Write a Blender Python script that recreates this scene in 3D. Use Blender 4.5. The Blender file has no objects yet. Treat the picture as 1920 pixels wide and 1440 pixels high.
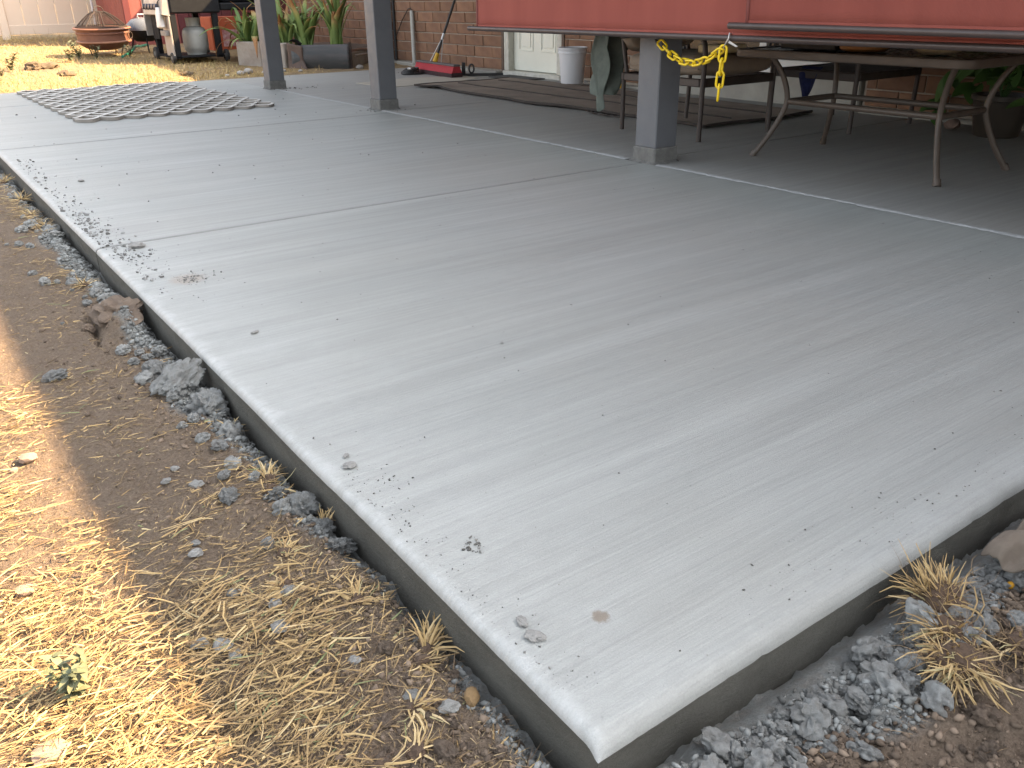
import bpy, math, random
import numpy as np
from mathutils import Vector, Matrix, Euler

# ------------------------------------------------------------------ camera, sky, sun, exposure
sc = bpy.context.scene
COL = sc.collection
cam_data = bpy.data.cameras.new('camera')
cam = bpy.data.objects.new('camera', cam_data)
COL.objects.link(cam)
cam_data.sensor_width = 36.0
cam_data.lens = 29.72
cam_data.clip_start = 0.05
cam_data.clip_end = 600.0
CR = Matrix(((0.81248834, 0.2528596, -0.52528537),
             (-0.58283751, 0.33258224, -0.74141048),
             (-0.01277217, 0.90854338, 0.41759525)))
cam.matrix_world = Matrix.Translation((0, 0, 0.9)) @ CR.to_4x4()
sc.camera = cam

SUN = Vector((1.115, -0.60, 1.0)).normalized()          # direction towards the sun
elev = math.asin(SUN.z)
world = bpy.data.worlds.new('World')
sc.world = world
world.use_nodes = True
wn = world.node_tree
bg = wn.nodes['Background']
sky = wn.nodes.new('ShaderNodeTexSky')
sky.sky_type = 'NISHITA'
sky.sun_disc = False
sky.sun_elevation = elev
sky.sun_rotation = math.atan2(SUN.x, SUN.y)
sky.air_density = 1.0
sky.dust_density = 3.0
sky.ozone_density = 0.8
hz = wn.nodes.new('ShaderNodeHueSaturation')      # smoke-hazed, nearly white sky
hz.inputs['Saturation'].default_value = 0.30
wn.links.new(sky.outputs[0], hz.inputs['Color'])
wn.links.new(hz.outputs[0], bg.inputs[0])
bg.inputs[1].default_value = 0.118
sd = bpy.data.lights.new('sun', 'SUN')
sd.energy = 5.0
sd.angle = math.radians(0.7)
sd.color = (1.0, 0.70, 0.41)
so = bpy.data.objects.new('sun', sd)
COL.objects.link(so)
so.rotation_euler = (-SUN).to_track_quat('-Z', 'Y').to_euler()
so.location = (12, -6, 14)
vs = sc.view_settings
vs.view_transform = 'Standard'
vs.look = 'None'
vs.gamma = 1.0
vs.use_curve_mapping = False
vs.exposure = 2.42
sc.render.engine = 'CYCLES'

random.seed(7)
RNG = np.random.default_rng(7)
PI = math.pi

# ------------------------------------------------------------------ node materials
def _nt(name):
    m = bpy.data.materials.new(name)
    m.use_nodes = True
    nt = m.node_tree
    return m, nt, nt.nodes['Principled BSDF']

def N(nt, typ, **kw):
    n = nt.nodes.new(typ)
    for k, v in kw.items():
        if k in ('i',):
            for kk, vv in v.items():
                n.inputs[kk].default_value = vv
        else:
            setattr(n, k, v)
    return n

def noise(nt, vec, scale, detail=4, rough=0.6, dist=0.0):
    n = N(nt, 'ShaderNodeTexNoise')
    n.inputs['Scale'].default_value = scale
    n.inputs['Detail'].default_value = detail
    n.inputs['Roughness'].default_value = rough
    n.inputs['Distortion'].default_value = dist
    nt.links.new(vec, n.inputs['Vector'])
    return n.outputs['Fac']

def ramp(nt, fac, a, b, ca=0.0, cb=1.0):
    """map range a..b to ca..cb, clamped"""
    n = N(nt, 'ShaderNodeMapRange')
    n.inputs['From Min'].default_value = a
    n.inputs['From Max'].default_value = b
    n.inputs['To Min'].default_value = ca
    n.inputs['To Max'].default_value = cb
    nt.links.new(fac, n.inputs['Value'])
    return n.outputs['Result']

def mixc(nt, fac, a, b, mode='MIX'):
    n = N(nt, 'ShaderNodeMix', data_type='RGBA', blend_type=mode)
    for sock, v in ((n.inputs['Factor'], fac), (n.inputs['A'], a), (n.inputs['B'], b)):
        if isinstance(v, (int, float)):
            sock.default_value = v
        elif isinstance(v, tuple):
            sock.default_value = v if len(v) == 4 else (*v, 1)
        else:
            nt.links.new(v, sock)
    return n.outputs['Result']

def mth(nt, op, a, b=0.0):
    n = N(nt, 'ShaderNodeMath', operation=op)
    for k, v in ((0, a), (1, b)):
        if isinstance(v, (int, float)):
            n.inputs[k].default_value = v
        else:
            nt.links.new(v, n.inputs[k])
    return n.outputs[0]

def bump(nt, bsdf, hgt, strength, dist):
    b = N(nt, 'ShaderNodeBump')
    b.inputs['Strength'].default_value = strength
    b.inputs['Distance'].default_value = dist
    nt.links.new(hgt, b.inputs['Height'])
    nt.links.new(b.outputs[0], bsdf.inputs['Normal'])

def objco(nt, scale=None):
    t = N(nt, 'ShaderNodeTexCoord')
    if scale is None:
        return t.outputs['Object']
    mp = N(nt, 'ShaderNodeMapping')
    mp.inputs['Scale'].default_value = scale
    nt.links.new(t.outputs['Object'], mp.inputs['Vector'])
    return mp.outputs[0]

def pm(name, c1, c2=None, scale=6.0, rough=0.6, bs=40.0, bd=0.0, metal=0.0, rnd=0.0, spec=0.5, stretch=None, trans=0.0, coat=0.0):
    """a two-tone procedural surface with fine relief; rnd varies brightness from piece to piece"""
    m, nt, b = _nt(name)
    co = objco(nt, stretch)
    if c2 is None:
        c2 = tuple(x * 0.8 for x in c1)
    f = ramp(nt, noise(nt, co, scale, 5, 0.65), 0.32, 0.68)
    c = mixc(nt, f, c1, c2)
    if rnd:
        oi = N(nt, 'ShaderNodeObjectInfo')
        v = ramp(nt, oi.outputs['Random'], 0, 1, 1 - rnd, 1 + rnd)
        hs = N(nt, 'ShaderNodeHueSaturation')
        nt.links.new(v, hs.inputs['Value'])
        nt.links.new(c, hs.inputs['Color'])
        c = hs.outputs[0]
    nt.links.new(c, b.inputs['Base Color'])
    b.inputs['Metallic'].default_value = metal
    b.inputs['Specular IOR Level'].default_value = spec
    b.inputs['Coat Weight'].default_value = coat
    r = ramp(nt, noise(nt, co, scale * 2.3, 3), 0.3, 0.7, max(0, rough - 0.1), min(1, rough + 0.1))
    nt.links.new(r, b.inputs['Roughness'])
    if bd:
        bump(nt, b, noise(nt, co, bs, 4, 0.7), 1.0, bd)
    if trans:
        b.inputs['Transmission Weight'].default_value = trans
    return m

def attr_ramp(name, stops, rough=0.7, attr='rnd', spec=0.3, noise_scale=0, subsurf=0.0):
    """colour of each blade or leaf from its own attribute"""
    m, nt, b = _nt(name)
    a = N(nt, 'ShaderNodeAttribute', attribute_name=attr)
    cr = N(nt, 'ShaderNodeValToRGB')
    el = cr.color_ramp.elements
    el[0].position, el[0].color = stops[0][0], (*stops[0][1], 1)
    el[1].position, el[1].color = stops[-1][0], (*stops[-1][1], 1)
    for p, c in stops[1:-1]:
        e = el.new(p)
        e.color = (*c, 1)
    nt.links.new(a.outputs['Fac'], cr.inputs[0])
    c = cr.outputs[0]
    if noise_scale:
        co = objco(nt)
        c = mixc(nt, ramp(nt, noise(nt, co, noise_scale, 3), 0.3, 0.7, 0.0, 0.45), c, (0.1, 0.08, 0.04))
    nt.links.new(c, b.inputs['Base Color'])
    b.inputs['Roughness'].default_value = rough
    b.inputs['Specular IOR Level'].default_value = spec
    return m

# ------------------------------------------------------------------ mesh helpers
def link(o, parent=None):
    COL.objects.link(o)
    if parent is not None:
        o.parent = parent
    return o

def smooth_angle(me, ang=40):
    me.polygons.foreach_set('use_smooth', [True] * len(me.polygons))
    try:
        me.set_sharp_from_angle(angle=math.radians(ang))
    except Exception:
        pass

class MB:
    """collects shapes into one mesh"""
    def __init__(self):
        self.v = []
        self.f = []
    def add(self, vs_, fs_):
        o = len(self.v)
        self.v += [tuple(p) for p in vs_]
        self.f += [tuple(i + o for i in q) for q in fs_]
        return self
    def box(self, x0, x1, y0, y1, z0, z1, M=None):
        vs_ = [(x, y, z) for z in (z0, z1) for y in (y0, y1) for x in (x0, x1)]
        if M is not None:
            vs_ = [M @ Vector(p) for p in vs_]
        return self.add(vs_, [(0, 2, 3, 1), (4, 5, 7, 6), (0, 1, 5, 4), (2, 6, 7, 3), (0, 4, 6, 2), (1, 3, 7, 5)])
    def cbox(self, x0, x1, y0, y1, z0, z1, c=0.01, M=None):
        """box with chamfered edges"""
        vs_ = []
        X, Y, Z = (x0, x1), (y0, y1), (z0, z1)
        idx = {}
        for i in (0, 1):
            for j in (0, 1):
                for k in (0, 1):
                    sx, sy, sz = (c, -c)[i], (c, -c)[j], (c, -c)[k]
                    for ax in range(3):
                        p = [X[i], Y[j], Z[k]]
                        s = [sx, sy, sz]
                        for a2 in range(3):
                            if a2 != ax:
                                p[a2] += s[a2]
                        idx[(i, j, k, ax)] = len(vs_)
                        vs_.append(tuple(p))
        fs_ = []
        for ax in range(3):
            a1, a2 = [q for q in range(3) if q != ax]
            for e in (0, 1):
                loop = []
                for (p, q) in ((0, 0), (1, 0), (1, 1), (0, 1)):
                    t = [0, 0, 0]
                    t[ax], t[a1], t[a2] = e, p, q
                    loop.append(idx[(*t, ax)])
                flip = (e == 0) ^ (ax == 1)
                fs_.append(tuple(loop[::-1] if flip else loop))
        for ax in range(3):                       # edge strips along axis ax
            a1, a2 = [q for q in range(3) if q != ax]
            for p in (0, 1):
                for q in (0, 1):
                    t0 = [0, 0, 0]
                    t1 = [0, 0, 0]
                    t0[ax], t1[ax] = 0, 1
                    t0[a1] = t1[a1] = p
                    t0[a2] = t1[a2] = q
                    lp = [idx[(*t0, a1)], idx[(*t1, a1)], idx[(*t1, a2)], idx[(*t0, a2)]]
                    fs_.append(tuple(lp))
        for i in (0, 1):
            for j in (0, 1):
                for k in (0, 1):
                    fs_.append((idx[(i, j, k, 0)], idx[(i, j, k, 1)], idx[(i, j, k, 2)]))
        if M is not None:
            vs_ = [M @ Vector(p) for p in vs_]
        return self.add(vs_, fs_)
    def tube(self, pts, r, n=8, cap=True, closed=False, flat=1.0):
        pts = [Vector(p) for p in pts]
        L = len(pts)
        rr = r if isinstance(r, (list, tuple)) else [r] * L
        rings = []
        up = None
        for i, p in enumerate(pts):
            if closed:
                d = pts[(i + 1) % L] - pts[i - 1]
            else:
                d = pts[min(i + 1, L - 1)] - pts[max(i - 1, 0)]
            if d.length < 1e-9:
                d = Vector((0, 0, 1))
            d.normalize()
            if up is None:
                a = Vector((0, 0, 1)) if abs(d.z) < 0.9 else Vector((1, 0, 0))
                up = d.cross(a).normalized()
            up = (up - d * up.dot(d)).normalized()
            s = d.cross(up)
            rings.append([p + (up * math.cos(t) * flat + s * math.sin(t)) * rr[i] for t in [2 * PI * k / n for k in range(n)]])
        o = len(self.v)
        for rg in rings:
            self.v += [tuple(q) for q in rg]
        m = L if closed else L - 1
        for i in range(m):
            for k in range(n):
                a, b = o + i * n + k, o + i * n + (k + 1) % n
                c, d2 = o + ((i + 1) % L) * n + (k + 1) % n, o + ((i + 1) % L) * n + k
                self.f.append((a, b, c, d2))
        if cap and not closed:
            self.f.append(tuple(o + k for k in range(n))[::-1])
            self.f.append(tuple(o + (L - 1) * n + k for k in range(n)))
        return self
    def lathe(self, prof, n=28, c=(0, 0, 0), close=False):
        o = len(self.v)
        for (r, z) in prof:
            for k in range(n):
                t = 2 * PI * k / n
                self.v.append((c[0] + r * math.cos(t), c[1] + r * math.sin(t), c[2] + z))
        L = len(prof)
        for i in range(L - (0 if close else 1)):
            for k in range(n):
                i2 = (i + 1) % L
                self.f.append((o + i * n + k, o + i * n + (k + 1) % n, o + i2 * n + (k + 1) % n, o + i2 * n + k))
        return self
    def grid(self, fn, nu, nv):
        o = len(self.v)
        for j in range(nv + 1):
            for i in range(nu + 1):
                self.v.append(tuple(fn(i / nu, j / nv)))
        w = nu + 1
        for j in range(nv):
            for i in range(nu):
                self.f.append((o + j * w + i, o + j * w + i + 1, o + (j + 1) * w + i + 1, o + (j + 1) * w + i))
        return self
    def mesh(self, name, smooth=None):
        me = bpy.data.meshes.new(name)
        me.from_pydata(self.v, [], self.f)
        me.update()
        if smooth:
            smooth_angle(me, smooth)
        return me
    def build(self, name, mat, parent=None, smooth=None, solid=0.0):
        me = self.mesh(name, smooth)
        if mat is not None:
            me.materials.append(mat)
        o = bpy.data.objects.new(name, me)
        link(o, parent)
        if solid:
            s = o.modifiers.new('thick', 'SOLIDIFY')
            s.thickness = solid
            s.offset = 0
        return o

def np_mesh(name, V, F, mat=None, parent=None, smooth=False, attrs=None):
    """V (n,3), F (m,k) arrays -> object"""
    me = bpy.data.meshes.new(name)
    V = np.ascontiguousarray(V, dtype=np.float32)
    F = np.ascontiguousarray(F, dtype=np.int32)
    me.vertices.add(len(V))
    me.vertices.foreach_set('co', V.ravel())
    m, k = F.shape
    me.loops.add(m * k)
    me.loops.foreach_set('vertex_index', F.ravel())
    me.polygons.add(m)
    me.polygons.foreach_set('loop_start', np.arange(0, m * k, k, dtype=np.int32))
    try:
        me.polygons.foreach_set('loop_total', np.full(m, k, dtype=np.int32))
    except Exception:
        pass
    me.update(calc_edges=True)
    me.validate()
    if smooth:
        me.polygons.foreach_set('use_smooth', np.ones(len(me.polygons), dtype=bool))
    for an, av in (attrs or {}).items():
        a = me.attributes.new(an, 'FLOAT', 'POINT')
        a.data.foreach_set('value', np.ascontiguousarray(av, dtype=np.float32))
    if mat is not None:
        me.materials.append(mat)
    o = bpy.data.objects.new(name, me)
    link(o, parent)
    return o

def tag(o, label=None, cat=None, group=None, kind=None):
    if label:
        o['label'] = label
    if cat:
        o['category'] = cat
    if group:
        o['group'] = group
    if kind:
        o['kind'] = kind
    return o

def empty(name, loc=(0, 0, 0), rz=0.0, label=None, cat=None, group=None):
    o = bpy.data.objects.new(name, None)
    o.empty_display_size = 0.1
    link(o)
    o.location = loc
    o.rotation_euler = (0, 0, rz)
    return tag(o, label, cat, group)

def inst(name, me, parent=None, loc=(0, 0, 0), rot=(0, 0, 0), scl=(1, 1, 1)):
    o = bpy.data.objects.new(name, me)
    link(o, parent)
    o.location = loc
    o.rotation_euler = rot
    o.scale = scl if not isinstance(scl, (int, float)) else (scl,) * 3
    return o

# ------------------------------------------------------------------ numpy noise
def _h(ix, iy, s):
    n = (ix.astype(np.int64) * 374761393 + iy.astype(np.int64) * 668265263 + s * 974711) & 0x7fffffff
    n = ((n ^ (n >> 13)) * 1274126177) & 0x7fffffff
    n = n ^ (n >> 16)
    return (n & 0xffff) / 65535.0

def vn(x, y, s=0):
    x = np.asarray(x, dtype=float)
    y = np.asarray(y, dtype=float)
    ix, iy = np.floor(x), np.floor(y)
    fx, fy = x - ix, y - iy
    fx = fx * fx * fx * (fx * (fx * 6 - 15) + 10)
    fy = fy * fy * fy * (fy * (fy * 6 - 15) + 10)
    a, b = _h(ix, iy, s), _h(ix + 1, iy, s)
    c, d = _h(ix, iy + 1, s), _h(ix + 1, iy + 1, s)
    return (a * (1 - fx) + b * fx) * (1 - fy) + (c * (1 - fx) + d * fx) * fy

def fbm(x, y, o=4, s=0, g=0.5):
    t, a, w = 0.0, 1.0, 0.0
    x = np.asarray(x, dtype=float)
    y = np.asarray(y, dtype=float)
    for k in range(o):
        t = t + a * (vn(x, y, s + k * 17) - 0.5)
        w += a
        a *= g
        x = x * 2.03 + 11.3
        y = y * 2.03 + 5.7
    return t / w * 2          # about -1..1

def sst(a, b, x):
    t = np.clip((np.asarray(x, dtype=float) - a) / (b - a), 0, 1)
    return t * t * (3 - 2 * t)

# slab outline
SX, SY, SE = 0.557, 0.60, 11.15      # left edge, short front edge, far end
JX = 3.57                            # line where new slab meets old slab
WX = 6.50                            # face of the house wall

def slab_dist(x, y):
    dx = np.maximum(SX - x, 0)
    dy = np.maximum(np.maximum(SY - y, y - SE), 0)
    return np.hypot(dx, dy), np.minimum(np.minimum(x - SX, y - SY), SE - y)

def clay_mask(x, y):
    x = np.asarray(x, dtype=float)
    y = np.asarray(y, dtype=float)
    d, ins = slab_dist(x, y)
    n = fbm(x * 7, y * 7, 3, 91)
    left = np.where(x < SX, 1.0, 0.0)
    wl = 0.055 + 0.05 * np.exp(-((y - 3.75) / 0.75) ** 2) + 0.05 * np.exp(-((y - 2.2) / 0.25) ** 2) - 0.03 * np.exp(-((y - 1.0) / 0.35) ** 2)
    wf = 0.135 + 0.03 * np.exp(-((x - 1.0) / 0.2) ** 2)
    w = np.where(y < SY, wf, wl)
    far = 1 - sst(7.5, 9.5, y)
    return np.clip(sst(0, 1, (w - d + 0.05 * n) / 0.05 + 0.5), 0, 1) * far

def gz(x, y):
    x = np.asarray(x, dtype=float)
    y = np.asarray(y, dtype=float)
    d, ins = slab_dist(x, y)
    z = -0.078 + 0.07 * sst(6.0, 11.0, y) + 0.035 * np.maximum(y - 11.5, 0) * (1 - 0.0 * x)
    z = np.where(y > 24, -0.008 + 0.035 * 12.5, z)
    near = 1 - sst(7, 10, y)
    z = z - 0.045 * np.exp(-(d / 0.035) ** 2) * near * (0.6 + 0.6 * vn(x * 9, y * 9, 4))
    front = (y < SY)
    cl = clay_mask(x, y)
    flat = np.where(front & (x > 0.75), np.clip(1 - d / (0.05 + 0.03 * vn(x * 4, y * 0, 3)), 0, 1), 0)
    dug = np.where(front & (d > 0.1), 1.0, 0.0)
    rough = 0.010 * fbm(x * 5, y * 5, 3, 1) + 0.012 * fbm(x * 21, y * 21, 3, 2) * (0.6 + 1.0 * cl + 0.6 * dug) + 0.0065 * fbm(x * 75, y * 75, 3, 3, 0.6) * (0.8 + 0.9 * cl + 0.5 * dug)
    z = z + rough * (1 - 0.85 * np.clip(flat * 2, 0, 1)) * np.where(y > 11, 1.4, 1.0)
    # hump of lifted soil with a crack beside the long edge
    hx, hy = x - 0.475, y - 2.93
    hump = np.exp(-((hx / 0.065) ** 2 + (hy / 0.19) ** 2) ** 2) * (0.7 + 0.8 * vn(x * 30, y * 22, 6))
    z = z + 0.035 * hump
    crack = np.exp(-((hx + 0.085 - 0.1 * hy) / 0.011) ** 2) * np.exp(-(hy / 0.16) ** 4)
    z = z - 0.035 * crack * (0.3 + 1.2 * vn(x * 60, y * 40, 7))
    # heap of dug soil on the right, beyond the clods
    z = z + 0.03 * np.exp(-((x - 1.28) / 0.2) ** 2 - ((y - 0.42) / 0.1) ** 2)
    z = np.where((ins > 0.03) & (y < SE - 0.03), -0.26, z)
    return z

# ================================================================== GROUND
def ground_material():
    m, nt, b = _nt('soil')
    co = objco(nt)
    n1 = ramp(nt, noise(nt, co, 3.0, 6, 0.65), 0.3, 0.7)
    n2 = ramp(nt, noise(nt, co, 24.0, 6, 0.7), 0.3, 0.72)
    n3 = ramp(nt, noise(nt, co, 160.0, 4, 0.7), 0.35, 0.7)
    dirt = mixc(nt, n1, (0.265, 0.200, 0.145), (0.185, 0.140, 0.103))
    dirt = mixc(nt, mth(nt, 'MULTIPLY', n2, 0.65), dirt, (0.30, 0.235, 0.175))
    dirt = mixc(nt, mth(nt, 'MULTIPLY', n3, 0.65), dirt, (0.085, 0.062, 0.045))
    clay = mixc(nt, n2, (0.27, 0.28, 0.27), (0.37, 0.385, 0.375))
    clay = mixc(nt, mth(nt, 'MULTIPLY', n3, 0.45), clay, (0.16, 0.155, 0.14))
    ac = N(nt, 'ShaderNodeAttribute', attribute_name='clay')
    f = mth(nt, 'MULTIPLY', ac.outputs['Fac'], ramp(nt, noise(nt, co, 40, 4), 0.25, 0.55, 0.55, 1.0))
    c = mixc(nt, f, dirt, clay)
    al = N(nt, 'ShaderNodeAttribute', attribute_name='lawn')
    turf = mixc(nt, n2, (0.36, 0.265, 0.13), (0.26, 0.18, 0.09))
    turf = mixc(nt, mth(nt, 'MULTIPLY', n1, 0.6), turf, (0.22, 0.155, 0.095))
    c = mixc(nt, al.outputs['Fac'], c, turf)
    nt.links.new(c, b.inputs['Base Color'])
    b.inputs['Roughness'].default_value = 0.92
    b.inputs['Specular IOR Level'].default_value = 0.2
    h = mth(nt, 'ADD', noise(nt, co, 120, 5, 0.75), mth(nt, 'MULTIPLY', noise(nt, co, 420, 3, 0.7), 0.5))
    bump(nt, b, h, 1.0, 0.011)
    return m

def axis_coords(segs):
    out = []
    for a, b, s in segs:
        n = max(1, int(round((b - a) / s)))
        out += list(np.linspace(a, b, n, endpoint=False))
    out.append(segs[-1][1])
    return np.array(out)

gx = axis_coords([(-200, -40, 20), (-40, -8, 2), (-8, -1.5, 0.25), (-1.5, -0.35, 0.03), (-0.35, 0.62, 0.0065), (0.62, 1.95, 0.008),
                  (1.95, 3.0, 0.05), (3.0, 8, 0.12), (8, 40, 2), (40, 200, 20)])
ys = [(-200, -40, 20), (-40, -6, 2), (-6, -0.5, 0.2), (-0.5, 0.1, 0.03), (0.1, 2.2, 0.0065)]
gy_l = list(axis_coords(ys))
stp = 0.007
while gy_l[-1] < 7.5:
    gy_l.append(gy_l[-1] + stp)
    stp *= 1.022
gy = np.array(gy_l)
gy = np.concatenate([gy, axis_coords([(gy[-1] + 0.1, 10.8, 0.12), (10.8, 20, 0.06), (20, 40, 1.0), (40, 220, 20)])])
GX, GY = np.meshgrid(gx, gy)
GZ = gz(GX, GY)
V = np.stack([GX.ravel(), GY.ravel(), GZ.ravel()], 1)
nx, ny = len(gx), len(gy)
ii = (np.arange(ny - 1)[:, None] * nx + np.arange(nx - 1)[None, :]).ravel()
F = np.stack([ii, ii + 1, ii + nx + 1, ii + nx], 1)
lawn = sst(9.5, 11.2, V[:, 1] + 0.3 * fbm(V[:, 0] * 2, V[:, 1] * 2, 3, 5)) * (0.55 + 0.45 * sst(-0.5, 0.2, fbm(V[:, 0] * 1.7, V[:, 1] * 1.7, 4, 8)))
ground = np_mesh('ground', V, F, ground_material(), smooth=True,
                 attrs={'clay': clay_mask(V[:, 0], V[:, 1]), 'lawn': lawn})
tag(ground, kind='structure')

# ================================================================== CONCRETE SLABS
def concrete_material(name, c_lo, c_hi, warm, edge_white, rough, new=True):
    m, nt, b = _nt(name)
    co = objco(nt)
    strk = objco(nt, (0.9, 34.0, 1.0))
    strk2 = objco(nt, (0.45, 7.0, 1.0))
    fine = objco(nt, (6.0, 240.0, 30.0))
    s1 = ramp(nt, noise(nt, strk, 1.0, 5, 0.65, 0.3), 0.3, 0.7)
    s2 = ramp(nt, noise(nt, strk2, 1.0, 4, 0.6, 0.4), 0.32, 0.68)
    bl = ramp(nt, noise(nt, co, 1.1, 5, 0.6), 0.35, 0.68)
    gr = ramp(nt, noise(nt, co, 260, 3, 0.8), 0.35, 0.7)
    c = mixc(nt, s2, c_lo, c_hi)
    c = mixc(nt, mth(nt, 'MULTIPLY', s1, 0.42), c, tuple(x * 0.86 for x in c_lo))
    c = mixc(nt, mth(nt, 'MULTIPLY', bl, 0.6), c, warm)
    c = mixc(nt, mth(nt, 'MULTIPLY', gr, 0.45), c, tuple(x * 0.66 for x in c_lo))
    s4 = ramp(nt, noise(nt, objco(nt, (2.2, 130.0, 1.0)), 1.0, 3, 0.7, 0.2), 0.42, 0.66)
    c = mixc(nt, mth(nt, 'MULTIPLY', s4, 0.30), c, tuple(x * 0.62 for x in c_lo))
    pit = ramp(nt, noise(nt, co, 95, 2, 0.5), 0.70, 0.76)
    c = mixc(nt, mth(nt, 'MULTIPLY', pit, 0.5), c, tuple(x * 0.5 for x in c_lo))
    dk = ramp(nt, noise(nt, objco(nt, (0.5, 4.5, 1.0)), 1.0, 6, 0.68, 0.6), 0.50, 0.74)
    c = mixc(nt, mth(nt, 'MULTIPLY', dk, 0.34), c, tuple(x * 0.72 for x in c_lo))
    wb = ramp(nt, noise(nt, objco(nt, (0.4, 12.0, 1.0)), 1.0, 6, 0.66, 0.3), 0.48, 0.72)
    c = mixc(nt, mth(nt, 'MULTIPLY', wb, 0.16), c, tuple(min(1, x * 1.3) for x in c_hi))
    sp = N(nt, 'ShaderNodeSeparateXYZ')
    nt.links.new(co, sp.inputs[0])
    if edge_white:
        wob = mth(nt, 'MULTIPLY', mth(nt, 'SUBTRACT', noise(nt, co, 9, 5, 0.7), 0.5), 0.12)
        ex = ramp(nt, mth(nt, 'ADD', mth(nt, 'SUBTRACT', sp.outputs['X'], SX), wob), 0.010, 0.050, 0.75, 0.0)
        ex2 = ramp(nt, mth(nt, 'ADD', mth(nt, 'SUBTRACT', sp.outputs['X'], SX), mth(nt, 'MULTIPLY', wob, 4)), 0.0, 0.45, 0.3, 0.0)
        ey = ramp(nt, mth(nt, 'ADD', mth(nt, 'SUBTRACT', sp.outputs['Y'], SY), wob), 0.01, 0.10, 0.25, 0.0)
        e = mth(nt, 'MAXIMUM', mth(nt, 'MAXIMUM', ex, ex2), ey)
        e = mth(nt, 'MULTIPLY', e, ramp(nt, noise(nt, objco(nt, (16.0, 34.0, 16.0)), 1.0, 6, 0.75), 0.3, 0.6, 0.2, 1.0))
        c = mixc(nt, mth(nt, 'MULTIPLY', e, 0.42), c, (0.66, 0.675, 0.68))
        # grime gathered in the tooled joints
        for jy in (3.66, 6.74, 9.62):
            dj = mth(nt, 'ABSOLUTE', mth(nt, 'SUBTRACT', sp.outputs['Y'], jy))
            q = ramp(nt, mth(nt, 'ADD', dj, mth(nt, 'MULTIPLY', wob, 0.15)), 0.008, 0.030, 0.30, 0.0)
            c = mixc(nt, q, c, (0.17, 0.17, 0.165))
        # a round brown splash of mud
        def spot(cx, cy, r, colr, col):
            v = N(nt, 'ShaderNodeVectorMath', operation='DISTANCE')
            cc = N(nt, 'ShaderNodeCombineXYZ')
            nt.links.new(sp.outputs['X'], cc.inputs[0])
            nt.links.new(sp.outputs['Y'], cc.inputs[1])
            nt.links.new(cc.outputs[0], v.inputs[0])
            v.inputs[1].default_value = (cx, cy, 0)
            dd = mth(nt, 'ADD', v.outputs['Value'], mth(nt, 'MULTIPLY', mth(nt, 'SUBTRACT', noise(nt, co, 70, 5, 0.8), 0.5), r * 1.6))
            return mixc(nt, ramp(nt, dd, r * 0.55, r, colr, 0.0), c, col)
        c = spot(0.727, 0.792, 0.017, 0.75, (0.17, 0.13, 0.09))
        c = spot(0.735, 3.02, 0.075, 0.55, (0.26, 0.21, 0.16))
        c = spot(0.74, 3.9, 0.17, 0.4, (0.27, 0.27, 0.26))
    nt.links.new(c, b.inputs['Base Color'])
    b.inputs['Specular IOR Level'].default_value = 0.45
    nt.links.new(ramp(nt, s1, 0, 1, rough - 0.06, rough + 0.08), b.inputs['Roughness'])
    h = mth(nt, 'ADD', mth(nt, 'MULTIPLY', noise(nt, fine, 1.0, 3, 0.6, 0.3), 0.8), mth(nt, 'MULTIPLY', noise(nt, co, 330, 3, 0.8), 0.7))
    h = mth(nt, 'ADD', h, mth(nt, 'MULTIPLY', noise(nt, objco(nt, (1.2, 30, 1)), 1.0, 4, 0.7), 1.2))
    bump(nt, b, h, 0.8, 0.0016)
    return m

M_new = concrete_material('new_concrete', (0.298, 0.310, 0.294), (0.388, 0.400, 0.382), (0.328, 0.325, 0.296), True, 0.50)
M_old = concrete_material('old_concrete', (0.29, 0.292, 0.277), (0.35, 0.347, 0.327), (0.325, 0.305, 0.27), False, 0.62)
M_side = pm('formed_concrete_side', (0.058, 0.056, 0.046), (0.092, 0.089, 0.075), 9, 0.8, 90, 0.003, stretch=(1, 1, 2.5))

def fine_axis(a, b, ra, rb, fine_to, fine_step, coarse):
    """coordinates from a to b, dense in the rounded edges ra, rb"""
    L = [a + ra * (1 - math.cos(t)) for t in np.linspace(0, PI / 2, 8)]
    mid_a, mid_b = a + ra, b - rb
    x = mid_a
    while True:
        x += fine_step if x < fine_to else coarse
        if x > mid_b - 0.4 * coarse:
            break
        L.append(x)
    L += [b - rb * (1 - math.cos(t)) for t in np.linspace(PI / 2, 0, 8)]
    return np.array(L)

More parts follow.
